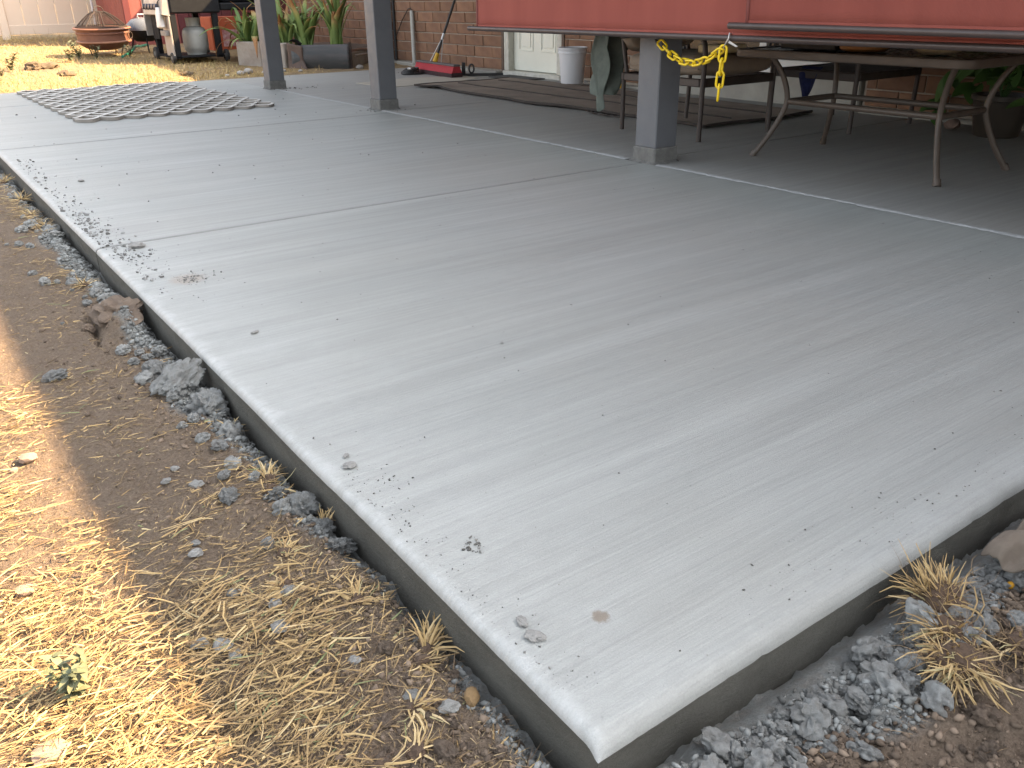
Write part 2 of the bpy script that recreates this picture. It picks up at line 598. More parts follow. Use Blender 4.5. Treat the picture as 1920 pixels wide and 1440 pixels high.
def slab_panel(name, x0, x1, y0, y1, r4, mat, parent, fine=(0, 0), seed=0, rag=(0, 0), tilt=0.0, matside=None):
    """one bay of concrete with tooled, rounded edges; r4 = radii at x0, x1, y0, y1"""
    xs = fine_axis(x0, x1, r4[0], r4[1], fine[0], 0.011, 0.06)
    ysx = fine_axis(y0, y1, r4[2], r4[3], fine[1], 0.011, 0.05)
    X, Y = np.meshgrid(xs, ysx)
    z = np.zeros_like(X)
    def edge(dist, r, lip):
        t = np.clip(1 - dist / r, 0, 1)
        return -r * (1 - np.sqrt(np.clip(1 - t * t, 0, 1)))
    for dist, r in ((X - x0, r4[0]), (x1 - X, r4[1]), (Y - y0, r4[2]), (y1 - Y, r4[3])):
        z = z + edge(dist, r, 0)
    z = np.maximum(z, -max(r4))
    z = z + 0.0012 * fbm(X * 0.8, Y * 2.5, 3, seed)
    # ragged, slightly chipped outer edges
    wl = np.clip(1 - (X - x0) / 0.05, 0, 1) * rag[0]
    wf = np.clip(1 - (Y - y0) / 0.05, 0, 1) * rag[1]
    nl = fbm(Y * 2.5, Y * 0 + 3, 2, 31) * 0.002 + np.minimum(fbm(Y * 45, Y * 0 + 1.5, 3, 33) + 0.2, 0) * 0.0022 * np.clip(1 - (X - x0) / 0.014, 0, 1)
    nf = fbm(X * 5, X * 0 + 9, 3, 35) * 0.002 + np.minimum(fbm(X * 45, Y * 30, 3, 37) + 0.3, 0) * 0.004
    Xo = X - wl * nl
    Yo = Y - wf * nf
    z = z + wl * (np.minimum(fbm(X * 90, Y * 90, 3, 41) + 0.1, 0) * 0.0015)
    Vt = np.stack([Xo.ravel(), Yo.ravel(), z.ravel()], 1)
    nx_, ny_ = len(xs), len(ysx)
    i0 = (np.arange(ny_ - 1)[:, None] * nx_ + np.arange(nx_ - 1)[None, :]).ravel()
    Ft = np.stack([i0, i0 + 1, i0 + nx_ + 1, i0 + nx_], 1)
    o = np_mesh(name, Vt, Ft, mat, parent, smooth=True)
    # sides
    loop = list(range(nx_)) + [j * nx_ + nx_ - 1 for j in range(1, ny_)] + [(ny_ - 1) * nx_ + i for i in range(nx_ - 2, -1, -1)] + [j * nx_ for j in range(ny_ - 2, 0, -1)]
    P = Vt[loop]
    k = len(P)
    rows = [P]
    for zz in (-0.05, -0.085, -0.12, -0.19):
        Q = P.copy()
        Q[:, 2] = zz
        rows.append(Q)
    W = np.concatenate(rows)
    fs_ = []
    a = np.arange(k)
    b_ = (a + 1) % k
    for rI in range(len(rows) - 1):
        fs_.append(np.stack([a + rI * k, a + (rI + 1) * k, b_ + (rI + 1) * k, b_ + rI * k], 1))
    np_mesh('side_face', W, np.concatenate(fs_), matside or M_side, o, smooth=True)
    return o

patio = empty('concrete_patio')
tag(patio, kind='structure')
JY = [SY, 3.66, 6.74, 9.62, SE]
for i in range(4):
    a, b_ = JY[i], JY[i + 1]
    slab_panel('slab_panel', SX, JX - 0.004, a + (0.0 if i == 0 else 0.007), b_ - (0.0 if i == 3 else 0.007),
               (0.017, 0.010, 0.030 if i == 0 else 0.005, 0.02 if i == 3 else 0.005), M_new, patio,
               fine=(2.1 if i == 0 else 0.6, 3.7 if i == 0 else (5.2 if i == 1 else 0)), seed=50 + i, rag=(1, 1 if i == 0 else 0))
old = empty('old_concrete_patio')
tag(old, kind='structure')
OY = [-3.0, 0.55, 3.72, 6.86, SE - 0.02]
for i in range(4):
    a, b_ = OY[i], OY[i + 1]
    slab_panel('slab_panel', JX + 0.004, WX + 0.05, a + 0.010, b_ - 0.010, (0.010, 0.01, 0.005, 0.005), M_old, old, seed=70 + i, matside=M_old)

for (jl, xa, xb, par) in ((JY[1:4], SX + 0.004, JX - 0.01, patio), (OY[1:4], JX + 0.012, WX - 0.1, old)):
    for jy in jl:
        MB().box(xa, xb, jy - 0.016, jy + 0.016, -0.06, -0.03).build('joint_floor', M_side, par)

# pale bead of cement slurry along the line between old and new concrete, broken up by the posts
M_slurry = pm('cement_slurry', (0.45, 0.46, 0.455), (0.33, 0.335, 0.33), 30, 0.8, 120, 0.003)
for (ya, yb) in ((0.6, 3.55), (3.80, 6.93), (7.16, 9.40)):
    n = int((yb - ya) / 0.012)
    t = np.linspace(ya, yb, n)
    cx = JX + 0.010 * fbm(t * 1.3, t * 0, 3, 61)
    w = 0.013 + 0.014 * (fbm(t * 6, t * 0 + 2, 3, 62) + 0.4).clip(0, 2) + 0.012 * np.exp(-(np.minimum(abs(t - ya), abs(t - yb)) / 0.12) ** 2)
    hgt = 0.0022 + 0.002 * vn(t * 30, t * 0, 63)
    wob = 0.012 * fbm(t * 60, t * 0, 2, 64)
    rows = np.stack([np.stack([cx - w + wob, t, np.full(n, 0.0005)], 1), np.stack([cx - w * 0.5, t, hgt], 1), np.stack([cx + w * 0.5, t, hgt], 1),
                     np.stack([cx + w - wob, t, np.full(n, 0.0005)], 1)], 1).reshape(-1, 3)
    i0 = (np.arange(n - 1)[:, None] * 4 + np.arange(3)[None, :]).ravel()
    np_mesh('slurry_bead', rows, np.stack([i0, i0 + 1, i0 + 5, i0 + 4], 1), M_slurry, old, smooth=True)
# beige skim-coated patch on the old slab
def blob_sheet(name, pts, z0, z1, mat, parent=None, jag=0.0, seed=0, sub=6):
    """flat irregular sheet of small thickness from an outline"""
    P = []
    L = len(pts)
    for i in range(L):
        a, b2 = Vector((*pts[i], 0)), Vector((*pts[(i + 1) % L], 0))
        for k in range(sub):
            q = a.lerp(b2, k / sub)
            if jag:
                q += Vector((random.uniform(-jag, jag), random.uniform(-jag, jag), 0))
            P.append(q)
    n = len(P)
    mb = MB()
    mb.v = [(p.x, p.y, z0) for p in P] + [(p.x, p.y, z1) for p in P]
    mb.f = [tuple(range(n, 2 * n))] + [(i, (i + 1) % n, n + (i + 1) % n, n + i) for i in range(n)]
    return mb.build(name, mat, parent)
M_patch = pm('beige_skim_coat', (0.42, 0.385, 0.32), (0.36, 0.33, 0.28), 5, 0.8, 60, 0.002)
blob_sheet('repair_patch', [(4.55, 9.45), (5.3, 9.6), (6.0, 9.35), (5.9, 8.95), (5.2, 8.68), (4.55, 8.75)], 0.001, 0.006, M_patch, old, 0.015)

# ================================================================== HOUSE
M_brick = pm('brown_brick', (0.235, 0.128, 0.072), (0.17, 0.09, 0.056), 7, 0.85, 60, 0.004, rnd=0.16)
M_mortar = pm('mortar', (0.36, 0.31, 0.25), (0.27, 0.23, 0.19), 20, 0.9, 120, 0.003)
M_footing = pm('footing_concrete', (0.36, 0.345, 0.30), (0.28, 0.27, 0.24), 4, 0.85, 60, 0.003)
M_white = pm('white_door_paint', (0.78, 0.79, 0.70), (0.72, 0.73, 0.64), 2.5, 0.45)
M_trim = pm('pale_trim_paint', (0.62, 0.61, 0.54), (0.48, 0.46, 0.40), 12, 0.6, 60, 0.002)
M_browntrim = pm('brown_caulk', (0.12, 0.08, 0.055), (0.09, 0.06, 0.045), 12, 0.7)
M_metal = pm('worn_aluminium', (0.55, 0.55, 0.54), (0.42, 0.42, 0.42), 20, 0.4, metal=0.8)
M_glass = pm('dark_window_glass', (0.03, 0.035, 0.04), (0.02, 0.022, 0.025), 2, 0.12)
M_roof = pm('brown_shingle', (0.11, 0.09, 0.075), (0.08, 0.065, 0.055), 3, 0.9)
M_conduit = pm('grey_conduit', (0.42, 0.42, 0.38), (0.33, 0.33, 0.30), 8, 0.5)
M_black = pm('black_rubber', (0.02, 0.02, 0.021), (0.03, 0.03, 0.03), 20, 0.6)

HY0, HY1 = -8.0, 16.1  # near end lengthened out of view to cut light under the roof
house = empty('brick_house', (WX, HY0, 0), label='brown brick house with a white panelled door behind the patio', cat='house')
def hb(mb, name, mat, parent=house, **k):       # parts are written in world metres
    o = mb.build(name, mat, parent, **k)
    if parent is house:
        o.matrix_parent_inverse = Matrix.Translation((-WX, -HY0, 0))
    return o
D0, D1, DZ = 8.08, 9.27, 2.08          # door opening
G0, G1, GB, GT = 4.20, 6.33, 0.30, 2.15   # glazed patio door opening
wl_ = MB()
bk = WX + 0.012
for (ya, yb, za, zb) in ((D1, HY1, -0.2, 2.4), (D0, D1, DZ, 2.4), (G1, D0, -0.2, 2.4), (G0, G1, GT, 2.4), (HY0, G0, -0.2, 2.4)):
    wl_.box(bk, bk + 0.22, ya, yb, za, zb)
wl_.box(bk + 0.22, bk + 6.5, HY0, HY1 - 0.002, 2.3, 2.4)
wl_.box(bk + 0.22, bk + 6.5, HY1 - 0.22, HY1, -0.2, 2.299)
wl_.box(bk + 0.22, bk + 6.5, HY0, HY0 + 0.2, -0.2, 2.299)
wl_.box(bk + 6.3, bk + 6.5, HY0 + 0.2, HY1 - 0.22, -0.2, 2.299)
hb(wl_, 'wall', M_mortar)
rf = MB()
rf.add([(WX - 0.02, HY0 - .3, 2.401), (WX - 0.02, HY1 + .02, 2.401), (WX + 3.3, HY1 + .02, 3.5), (WX + 3.3, HY0 - .3, 3.5),
        (WX + 6.7, HY0 - .3, 2.401), (WX + 6.7, HY1 + .02, 2.401)], [(0, 3, 2, 1), (3, 4, 5, 2), (0, 1, 5, 4), (0, 4, 3), (1, 2, 5)])
hb(rf, 'roof', M_roof)
hb(MB().box(WX - 0.55, WX - 0.003, 9.76, HY1, 2.30, 2.398), 'added_eave', M_roof)  # unseen overhang added to put the grill in shade
ft = MB()
ft.cbox(WX - 0.10, WX + 0.009, D1 + 0.02, HY1, -0.15, 0.035, 0.01)
ft.cbox(WX - 0.07, WX + 0.009, G1 + 0.02, D0 - 0.02, -0.15, 0.025, 0.01)
ft.cbox(WX - 0.02, WX + 0.2, G0 + 0.02, G1 - 0.02, -0.15, GB - 0.06, 0.012)
ft.cbox(WX - 0.07, WX + 0.009, HY0 + 0.02, G0 - 0.02, -0.15, 0.03, 0.01)
hb(ft, 'footing', M_footing)
# bricks, one object each where they show, the rest joined
BL, BH, JT = 0.41, 0.133, 0.012
bme = MB().cbox(0, 0.09, JT / 2, BL - JT / 2, JT / 2, BH - JT / 2, 0.006).mesh('brick')
bme.materials.append(M_brick)
rest = MB()
count = 0
for c in range(18):
    z = 0.045 + c * BH
    if z + BH > 2.42:
        break
    off = (c % 2) * BL / 2
    for (ya, yb) in ((D1 + 0.03, HY1), (G1 + 0.02, D0 - 0.03), (HY0, G0 - 0.02)):
        y = ya - off
        while y < yb - 0.01:
            s, e = max(y, ya), min(y + BL, yb)
            y += BL
            if e - s < 0.06:
                continue
            jx = random.uniform(-0.004, 0.003)
            show = z < 1.15 and e > 1.6 and s < 15.4 and count < 300
            if show:
                o = inst('brick', bme, house, (0, 0, 0))
                o.matrix_parent_inverse = Matrix.Translation((-WX, -HY0, 0))
                o.location = (WX + jx, s, z + random.uniform(-0.0015, 0.0015))
                o.scale = (1, (e - s) / BL, 1)
                count += 1
            else:
                rest.box(WX + jx, WX + jx + 0.08, s + JT / 2, e - JT / 2, z + JT / 2, z + BH - JT / 2)
    for (ya, yb, zt) in ((D0 - 0.03, D1 + 0.03, DZ), (G0 - 0.02, G1 + 0.02, GT)):
        y = ya
        while y < yb and z > zt + 0.02:
            e = min(y + BL, yb)
            rest.box(WX, WX + 0.08, y + JT / 2, e - JT / 2, z + JT / 2, z + BH - JT / 2)
            y += BL
tag(hb(rest, 'brickwork', M_brick), kind='stuff')
# door
door = MB()
door.cbox(WX + 0.085, WX + 0.125, D0 + 0.12, D1 - 0.12, 0.055, DZ - 0.05, 0.004)
door = hb(door, 'door', M_white)
for (pa, pb) in ((D0 + 0.23, D0 + 0.52), (D1 - 0.52, D1 - 0.23)):
    for (za, zb) in ((0.28, 0.98), (1.12, 1.55), (1.66, 1.90)):
        mb = MB()
        y0, y1, z0, z1 = pa, pb, za, zb
        xo = WX + 0.085
        fr = 0.022
        for (a0, a1, b0, b1) in ((y0, y1, z0, z0 + fr), (y0, y1, z1 - fr, z1), (y0, y0 + fr, z0 + fr, z1 - fr), (y1 - fr, y1, z0 + fr, z1 - fr)):
            mb.cbox(xo - 0.009, xo - 0.001, a0, a1, b0, b1, 0.003)
        mb.cbox(xo - 0.007, xo - 0.001, y0 + 0.05, y1 - 0.05, z0 + 0.05, z1 - 0.05, 0.005)
        o = mb.build('door_panel', M_white, door)
mb = MB()
mb.tube([(WX + 0.082, D0 + 0.19, 1.0), (WX + 0.05, D0 + 0.19, 1.0), (WX + 0.045, D0 + 0.19, 1.0), (WX + 0.02, D0 + 0.19, 1.0)], [0.014, 0.012, 0.027, 0.02], 14)
mb.build('handle', M_metal, door, smooth=40)
fr = MB()
fr.cbox(WX + 0.0, WX + 0.10, D0 + 0.02, D0 + 0.115, 0.05, DZ, 0.005)
fr.cbox(WX + 0.0, WX + 0.10, D1 - 0.115, D1 - 0.02, 0.05, DZ, 0.005)
fr.cbox(WX + 0.0, WX + 0.10, D0 + 0.02, D1 - 0.02, DZ + 0.002, DZ + 0.1, 0.005)
hb(fr, 'door_frame', M_trim)
hb(MB().box(WX - 0.006, WX + 0.06, D1 - 0.018, D1 + 0.026, 0.02, DZ), 'door_caulk', M_browntrim)
hb(MB().box(WX - 0.006, WX + 0.06, D0 - 0.026, D0 + 0.018, 0.02, DZ), 'door_caulk', M_browntrim)
hb(MB().cbox(WX - 0.03, WX + 0.2, D0 + 0.02, D1 - 0.02, -0.02, 0.048, 0.008), 'door_sill', M_trim)
# glazed patio door above its concrete step
sl = MB()
sl.cbox(WX - 0.03, WX + 0.14, G0, G1, GB - 0.058, GB - 0.012, 0.006)
sl.cbox(WX - 0.005, WX + 0.12, G0, G1, GB - 0.010, GB + 0.06, 0.006)
for y in (G0, (G0 + G1) / 2 - 0.04, G1 - 0.08):
    sl.cbox(WX + 0.01, WX + 0.1, y, y + 0.08, GB + 0.062, GT, 0.005)
sl.cbox(WX + 0.01, WX + 0.1, G0, G1, GT + 0.001, GT + 0.08, 0.005)
slo = hb(sl, 'sliding_door', pm('white_vinyl', (0.72, 0.72, 0.68), (0.64, 0.64, 0.6), 5, 0.4))
for (a, b_) in ((G0 + 0.082, (G0 + G1) / 2 - 0.042), ((G0 + G1) / 2 + 0.042, G1 - 0.082)):
    MB().box(WX + 0.05, WX + 0.06, a, b_, GB + 0.063, GT - 0.002).build('pane', M_glass, slo)
# white downspout and a stub of conduit with its wire
pp = MB()
pp.tube([(WX - 0.06, 12.12, 0.04), (WX - 0.06, 12.12, 2.35)], 0.043, 14)
pp.tube([(WX - 0.06, 12.12, 0.42), (WX - 0.06, 12.12, 0.46)], 0.047, 14)
hb(pp, 'downspout', pm('pale_downspout', (0.62, 0.60, 0.53), (0.5, 0.48, 0.43), 5, 0.55), smooth=40)
hb(MB().tube([(WX - 0.02, 12.02, 0.04), (WX - 0.02, 12.02, 2.3)], 0.02, 8), 'downspout_shadow', M_black, smooth=40)  # black tube in place of the dark shadow beside the downspout
hb(MB().tube([(WX - 0.09, 11.36, 0.03), (WX - 0.025, 11.47, 0.72)], 0.03, 12), 'conduit', M_conduit, smooth=40)
hb(MB().tube([(WX - 0.025, 11.47, 0.72), (WX - 0.03, 11.50, 0.755), (WX - 0.03, 11.56, 0.745), (WX - 0.03, 11.75, 0.60), (WX - 0.02, 12.0, 0.36)], 0.007, 6), 'wire', M_black, smooth=40)

# ================================================================== PATIO COVER, POSTS, SHADES
M_post = pm('grey_post_paint', (0.112, 0.117, 0.125), (0.095, 0.099, 0.106), 5, 0.55, 90, 0.0012)
M_postfoot = pm('cement_smeared_foot', (0.165, 0.162, 0.15), (0.105, 0.103, 0.095), 25, 0.85, 80, 0.006)
M_soffit = pm('grey_soffit_paint', (0.10, 0.095, 0.085), (0.08, 0.075, 0.07), 3, 0.8)
cover = empty('patio_roof', (3.6, 3.0, 2.25), label='flat grey patio roof carried by the square posts', cat='roof')
def cb(mb, name, mat):
    o = mb.build(name, mat, cover)
    o.matrix_parent_inverse = Matrix.Translation((-3.6, -3.0, -2.25))
    return o
RE0, RE1 = -7.5, 9.72  # near end carried on out of view to darken the patio beneath
cb(MB().box(2.97, WX + 0.25, RE0, RE1, 2.42, 2.46), 'roof_deck', M_soffit)
cb(MB().cbox(3.57, 3.74, RE0 + 0.05, RE1 - 0.05, 2.18, 2.30, 0.006), 'beam', M_post)
k = RE0 + 0.1
while k < RE1:
    cb(MB().box(2.99, WX - 0.035, k, k + 0.05, 2.302, 2.418), 'rafter', M_soffit)
    k += 0.66
cb(MB().box(2.967, 2.987, RE0, RE1, 2.28, 2.417), 'fascia', M_post)

def post(x, y, label, seed):
    w = 0.17
    t = empty('patio_post', (x + w / 2, y + w / 2, 0), label=label, cat='post', group='grey posts along the seam of the slabs')
    rnd = random.Random(seed)
    MB().cbox(-w / 2, w / 2, -w / 2, w / 2, 0.085, 2.178, 0.006).build('shaft', M_post, t)
    foot = MB()
    e = 0.008
    foot.cbox(-w / 2 - e, w / 2 + e, -w / 2 - e, w / 2 + e, 0.0, 0.088, 0.006)
    o = foot.build('foot', M_postfoot, t)
    # uneven mortar fillet round the foot
    n = 64
    mb = MB()
    for i in range(n):
        a = 2 * PI * i / n
        ca, sa = math.cos(a), math.sin(a)
        r = (w / 2 + e) / max(abs(ca), abs(sa))
        out = 0.012 + 0.018 * rnd.random()
        mb.v += [(ca * (r - 0.004), sa * (r - 0.004), 0.008 + 0.012 * rnd.random()), (ca * (r + out * .5), sa * (r + out * .5), 0.005), (ca * (r + out), sa * (r + out), 0.0006)]
    for i in range(n):
        j = (i + 1) % n
        for q in range(2):
            mb.f.append((i * 3 + q, i * 3 + q + 1, j * 3 + q + 1, j * 3 + q))
    mb.build('mortar_fillet', M_postfoot, t, smooth=60)
    return t
post(3.565, 3.575, 'grey square post with the yellow plastic chain fixed to it', 1)
post(3.555, 6.945, 'grey square post standing bare between the chained post and the post by the planter', 2)
post(3.52, 9.44, 'grey square post in front of the planter, beside the corner of the scalloped mat', 3)

def shade_material(name='red_shade_fabric', k=1.0):
    m, nt, b = _nt(name)
    co = objco(nt)
    big = ramp(nt, noise(nt, objco(nt, (1, 2.2, 0.35)), 2.2, 4), 0.3, 0.7)
    c = mixc(nt, big, (0.31 * k, 0.092 * k, 0.071 * k), (0.25 * k, 0.072 * k, 0.057 * k))
    weave = N(nt, 'ShaderNodeTexWave', wave_type='BANDS', bands_direction='Y')
    weave.inputs['Scale'].default_value = 60
    weave.inputs['Distortion'].default_value = 1.2
    weave.inputs['Detail'].default_value = 2
    nt.links.new(co, weave.inputs['Vector'])
    c = mixc(nt, mth(nt, 'MULTIPLY', weave.outputs['Fac'], 0.18), c, (0.27, 0.06, 0.045))
    nt.links.new(c, b.inputs['Base Color'])
    b.inputs['Roughness'].default_value = 0.85
    b.inputs['Specular IOR Level'].default_value = 0.2
    tr = N(nt, 'ShaderNodeBsdfTranslucent')
    nt.links.new(c, tr.inputs['Color'])
    mx = N(nt, 'ShaderNodeMixShader')
    mx.inputs[0].default_value = 0.08
    nt.links.new(b.outputs[0], mx.inputs[1])
    nt.links.new(tr.outputs[0], mx.inputs[2])
    nt.links.new(mx.outputs[0], nt.nodes['Material Output'].inputs['Surface'])
    bump(nt, b, mth(nt, 'ADD', weave.outputs['Fac'], noise(nt, co, 500, 2)), 0.6, 0.0012)
    return m
M_shade = shade_material()
M_shade_dim = shade_material('dimmed_red_shade_fabric', 0.82)  # same fabric darkened: its weaker light is put into the colour
M_edge = pm('dark_red_edge', (0.16, 0.04, 0.033), None, 9, 0.8)  # darker strip along the far side edge of the fabric
M_tube = pm('brown_hem_tube', (0.055, 0.038, 0.034), (0.042, 0.03, 0.027), 10, 0.4)
def shade(x, ya, yb, z, top, label, sag, seed, mat=None, rise=0.0):
    """ya = far end, yb = near end"""
    t = empty('roller_shade', (x, (ya + yb) / 2, z), label=label, cat='shade', group='red roller shades hanging from the patio roof')
    c = (ya + yb) / 2
    L = ya - yb
    tb = MB()
    pts = [(0, ya - c - L * i / 24, rise * (1 - i / 24)) for i in range(25)]
    tb.tube(pts, 0.0150, 14)
    tb.build('hem_tube', M_tube, t, smooth=50)
    def fn(u, v):
        ins = 0.10 - 0.085 * v if u < 0.5 else 0.05
        y = ya - c - ins * (1 - u) - u * (L - 0.05) - (0.0)
        zz = -0.002 + v * (top - z) + (1 - v) * rise * (1 - u)
        xx = 0.010 * math.sin(u * 9 + seed) * (1 - v * .6) + 0.004 * math.sin(u * 31 + 2 * seed) + 0.012 * math.sin(v * 3) 
        return (xx * (0.15 + min(1, v * 6)) , y, zz)
    MB().grid(fn, 90, 24).build('fabric', mat or M_shade, t, smooth=60, solid=0.0025)
    # stitched hem just above the tube
    st = MB()
    def fh(u, v):
        p = Vector(fn(u, 0.001 + 0.012 * v))
        return p + Vector((-0.0025, 0, 0.006))
    st.grid(fh, 90, 1)
    st.build('hem', mat or M_shade, t, smooth=60, solid=0.001)
    MB().grid(lambda u, v: Vector(fn(0.0, v)) + Vector((-0.003, 0.004 - 0.018 * u, 0)), 1, 24).build('edge_strip', M_edge, t, smooth=60, solid=0.001)
    return t
shade(3.42, 5.28, 0.9, 0.700, 2.35, 'wide red fabric shade with brown bottom tube, chain hanging from its tube', 0.0, 1)
shade(3.33, 2.90, -0.6, 0.737, 2.35, 'red fabric shade overlapping in front of the wide shade, above the table', 0.0, 2.4, M_shade_dim, 0.022)

shade(3.42, -0.66, -4.0, 0.735, 2.35, 'added unseen red shade past the overlapping one, keeping light off the patio', 0.0, 3.1)  # two more shades added out of view to darken beneath the roof
shade(3.42, -4.05, -7.4, 0.735, 2.35, 'added unseen red shade at the far end of the patio roof', 0.0, 4.4)
# ---- yellow plastic chain
M_chain = pm('yellow_plastic', (0.80, 0.58, 0.012), (0.72, 0.50, 0.01), 8, 0.4)
ch = empty('plastic_chain', (3.55, 3.58, 0.655), label='yellow plastic chain looped from the grey post to the shade tube', cat='chain')
lm = MB()
hl, hw, tr_ = 0.039, 0.0170, 0.0060
pts = []
for i in range(20):
    a = 2 * PI * i / 20
    cx = (hl - hw) * (1 if math.cos(a) > 0 else -1)
    pts.append((cx + hw * math.cos(a), hw * math.sin(a), 0))
lm.tube(pts, tr_, 8, closed=True)
lme = lm.mesh('chain_link', 60)
lme.materials.append(M_chain)
P0, P1 = Vector((3.545, 3.565, 0.66)), Vector((3.39, 2.955, 0.672))
def cat_pt(t):
    p = P0.lerp(P1, t)
    p.z -= 0.095 * 4 * t * (1 - t) * (1.0) + 0.0
    return p
S = [cat_pt(i / 200) for i in range(201)]
pitch = 2 * hl - 2 * tr_ - 0.006
acc, nxt, nodes = 0.0, 0.0, [S[0]]
for a, b_ in zip(S[:-1], S[1:]):
    acc += (b_ - a).length
    if acc >= pitch:
        nodes.append(b_)
        acc = 0.0
drop = [nodes[-1] + Vector((0.0, -0.012, 0.012))]
for i in range(4):
    drop.append(drop[-1] + Vector((0.002, 0.004, -pitch)))
def put_links(nd, roll0):
    for i, (a, b_) in enumerate(zip(nd[:-1], nd[1:])):
        d = (b_ - a).normalized()
        q = d.to_track_quat('X', 'Z')
        m_ = q.to_matrix().to_4x4() @ Matrix.Rotation(roll0 + (PI / 2) * (i % 2) + random.uniform(-.2, .2), 4, 'X')
        o = inst('chain_link', lme, ch)
        o.matrix_local = Matrix.Translation((a + b_) / 2 - Vector(ch.location)) @ m_
put_links(nodes, 0.9)
put_links(drop, 0.6)
hk = MB().tube([Vector((3.42, 2.955, 0.700 + 0.017)) - ch.location, Vector((3.40, 2.955, 0.722)) - ch.location, Vector((3.394, 2.952, 0.70)) - ch.location, drop[0] - ch.location + Vector((0, 0, 0.0)), drop[0] - ch.location + Vector((.01, 0, -.012))], 0.0035, 8)
hk.build('hook', M_metal, ch, smooth=50)
MB().tube([Vector((3.567, 3.60, 0.665)) - ch.location, Vector((3.545, 3.60, 0.67)) - ch.location, Vector((3.538, 3.585, 0.655)) - ch.location, Vector((3.545, 3.572, 0.64)) - ch.location], 0.004, 8).build('screw_hook', M_black, ch, smooth=50)
# white rag of string knotted at the hook
MB().grid(lambda u, v: (0.02 * u + 0.01 * v - .155, -0.625 - 0.035 * u + 0.006 * math.sin(8 * v), 0.03 - 0.022 * u + 0.010 * (v - .5) * (1 - u * .6)), 6, 3).build('tie', pm('white_plastic_tie', (.7, .7, .66), None, 8, .4), ch, solid=0.002)

# ================================================================== FURNITURE UNDER THE ROOF
M_taupe = pm('taupe_metal', (0.095, 0.073, 0.057), (0.072, 0.056, 0.044), 12, 0.45, 200, 0.0006)
M_darkmetal = pm('dark_bronze_metal', (0.055, 0.042, 0.036), (0.04, 0.03, 0.027), 12, 0.45)
M_cushion = pm('taupe_cushion', (0.29, 0.235, 0.18), (0.24, 0.19, 0.145), 9, 0.9, 350, 0.002)
M_sling = pm('dark_sling', (0.07, 0.058, 0.05), (0.05, 0.042, 0.037), 12, 0.8, 300, 0.001)

def bez(p, n=14):
    """Catmull-Rom through points"""
    P = [Vector(q) for q in p]
    P = [P[0] * 2 - P[1]] + P + [P[-1] * 2 - P[-2]]
    out = []
    for i in range(1, len(P) - 2):
        for k in range(n):
            t = k / n
            a, b_, c, d = P[i - 1], P[i], P[i + 1], P[i + 2]
            out.append(0.5 * ((2 * b_) + (c - a) * t + (2 * a - 5 * b_ + 4 * c - d) * t * t + (3 * b_ - a - 3 * c + d) * t ** 3))
    out.append(P[-2])
    return out

# table
tb = empty('patio_table', (4.56, 2.82, 0), label='rectangular taupe metal patio table with bowed legs', cat='table')
hx, hy, rc = 0.475, 0.70, 0.07
ring = []
for (sx, sy, a0) in ((1, 1, 0), (-1, 1, PI / 2), (-1, -1, PI), (1, -1, 1.5 * PI)):
    for k in range(6):
        a = a0 + k / 5 * PI / 2
        ring.append((sx * (hx - rc) + rc * math.cos(a), sy * (hy - rc) + rc * math.sin(a)))
top = MB()
prof = [(-0.05, 0.562), (-0.006, 0.562), (0.0, 0.567), (0.002, 0.585), (0.0, 0.602), (-0.006, 0.607), (-0.05, 0.605)]
nr = len(ring)
for (o_, z) in prof:
    for (x, y) in ring:
        l = math.hypot(x, y)
        top.v.append((x + o_ * (x / hx if abs(x) > hx - rc else 0), y + o_ * (y / hy if abs(y) > hy - rc else 0), z))
for i in range(len(prof) - 1):
    for k in range(nr):
        top.f.append((i * nr + k, i * nr + (k + 1) % nr, (i + 1) * nr + (k + 1) % nr, (i + 1) * nr + k))
top.build('rim', M_taupe, tb, smooth=35)
mb = MB()
mb.v = [(x * 0.93, y * 0.95, 0.601) for x, y in ring] + [(x * 0.93, y * 0.95, 0.593) for x, y in ring]
mb.f = [tuple(range(nr)), tuple(range(2 * nr - 1, nr - 1, -1))] + [(k, nr + k, nr + (k + 1) % nr, (k + 1) % nr) for k in range(nr)]
mb.build('table_top', pm('smoked_glass_top', (0.10, 0.095, 0.085), (0.08, 0.075, 0.07), 4, 0.25), tb)
# legs: feet splay out, bow inward at the stretcher
for (sx, sy) in ((-1, 1), (-1, -1), (1, 1), (1, -1)):
    fx, fy = sx * 0.345, sy * 0.585
    q = 0.115
    pts = bez([(fx - sx * q * .35, fy - sy * q * .35, 0.562), (fx - sx * q * .75, fy - sy * q * .75, 0.47), (fx - sx * q, fy - sy * q, 0.36), (fx - sx * q * .98, fy - sy * q * .98, 0.28),
               (fx - sx * q * .62, fy - sy * q * .62, 0.15), (fx - sx * q * .2, fy - sy * q * .2, 0.045), (fx, fy, 0.0)], 6)
    o = MB().tube(pts, 0.0155, 12).build('leg', M_taupe, tb, smooth=50)
    MB().tube([(fx, fy, 0.0), (fx - sx * .012, fy - sy * 0.012, 0.03)], 0.020, 12).build('foot_cap', M_taupe, o, smooth=50)
sx, sy = 0.225, 0.465
st = MB()
loop = []
for (a, b_, a0) in ((1, 1, 0), (-1, 1, PI / 2), (-1, -1, PI), (1, -1, 1.5 * PI)):
    for k in range(5):
        t = a0 + k / 4 * PI / 2
        loop.append((a * (sx - .03) + .03 * math.cos(t), b_ * (sy - .03) + .03 * math.sin(t), 0.315))
st.tube(loop, 0.017, 10, closed=True)
st.build('stretcher', M_taupe, tb, smooth=50)

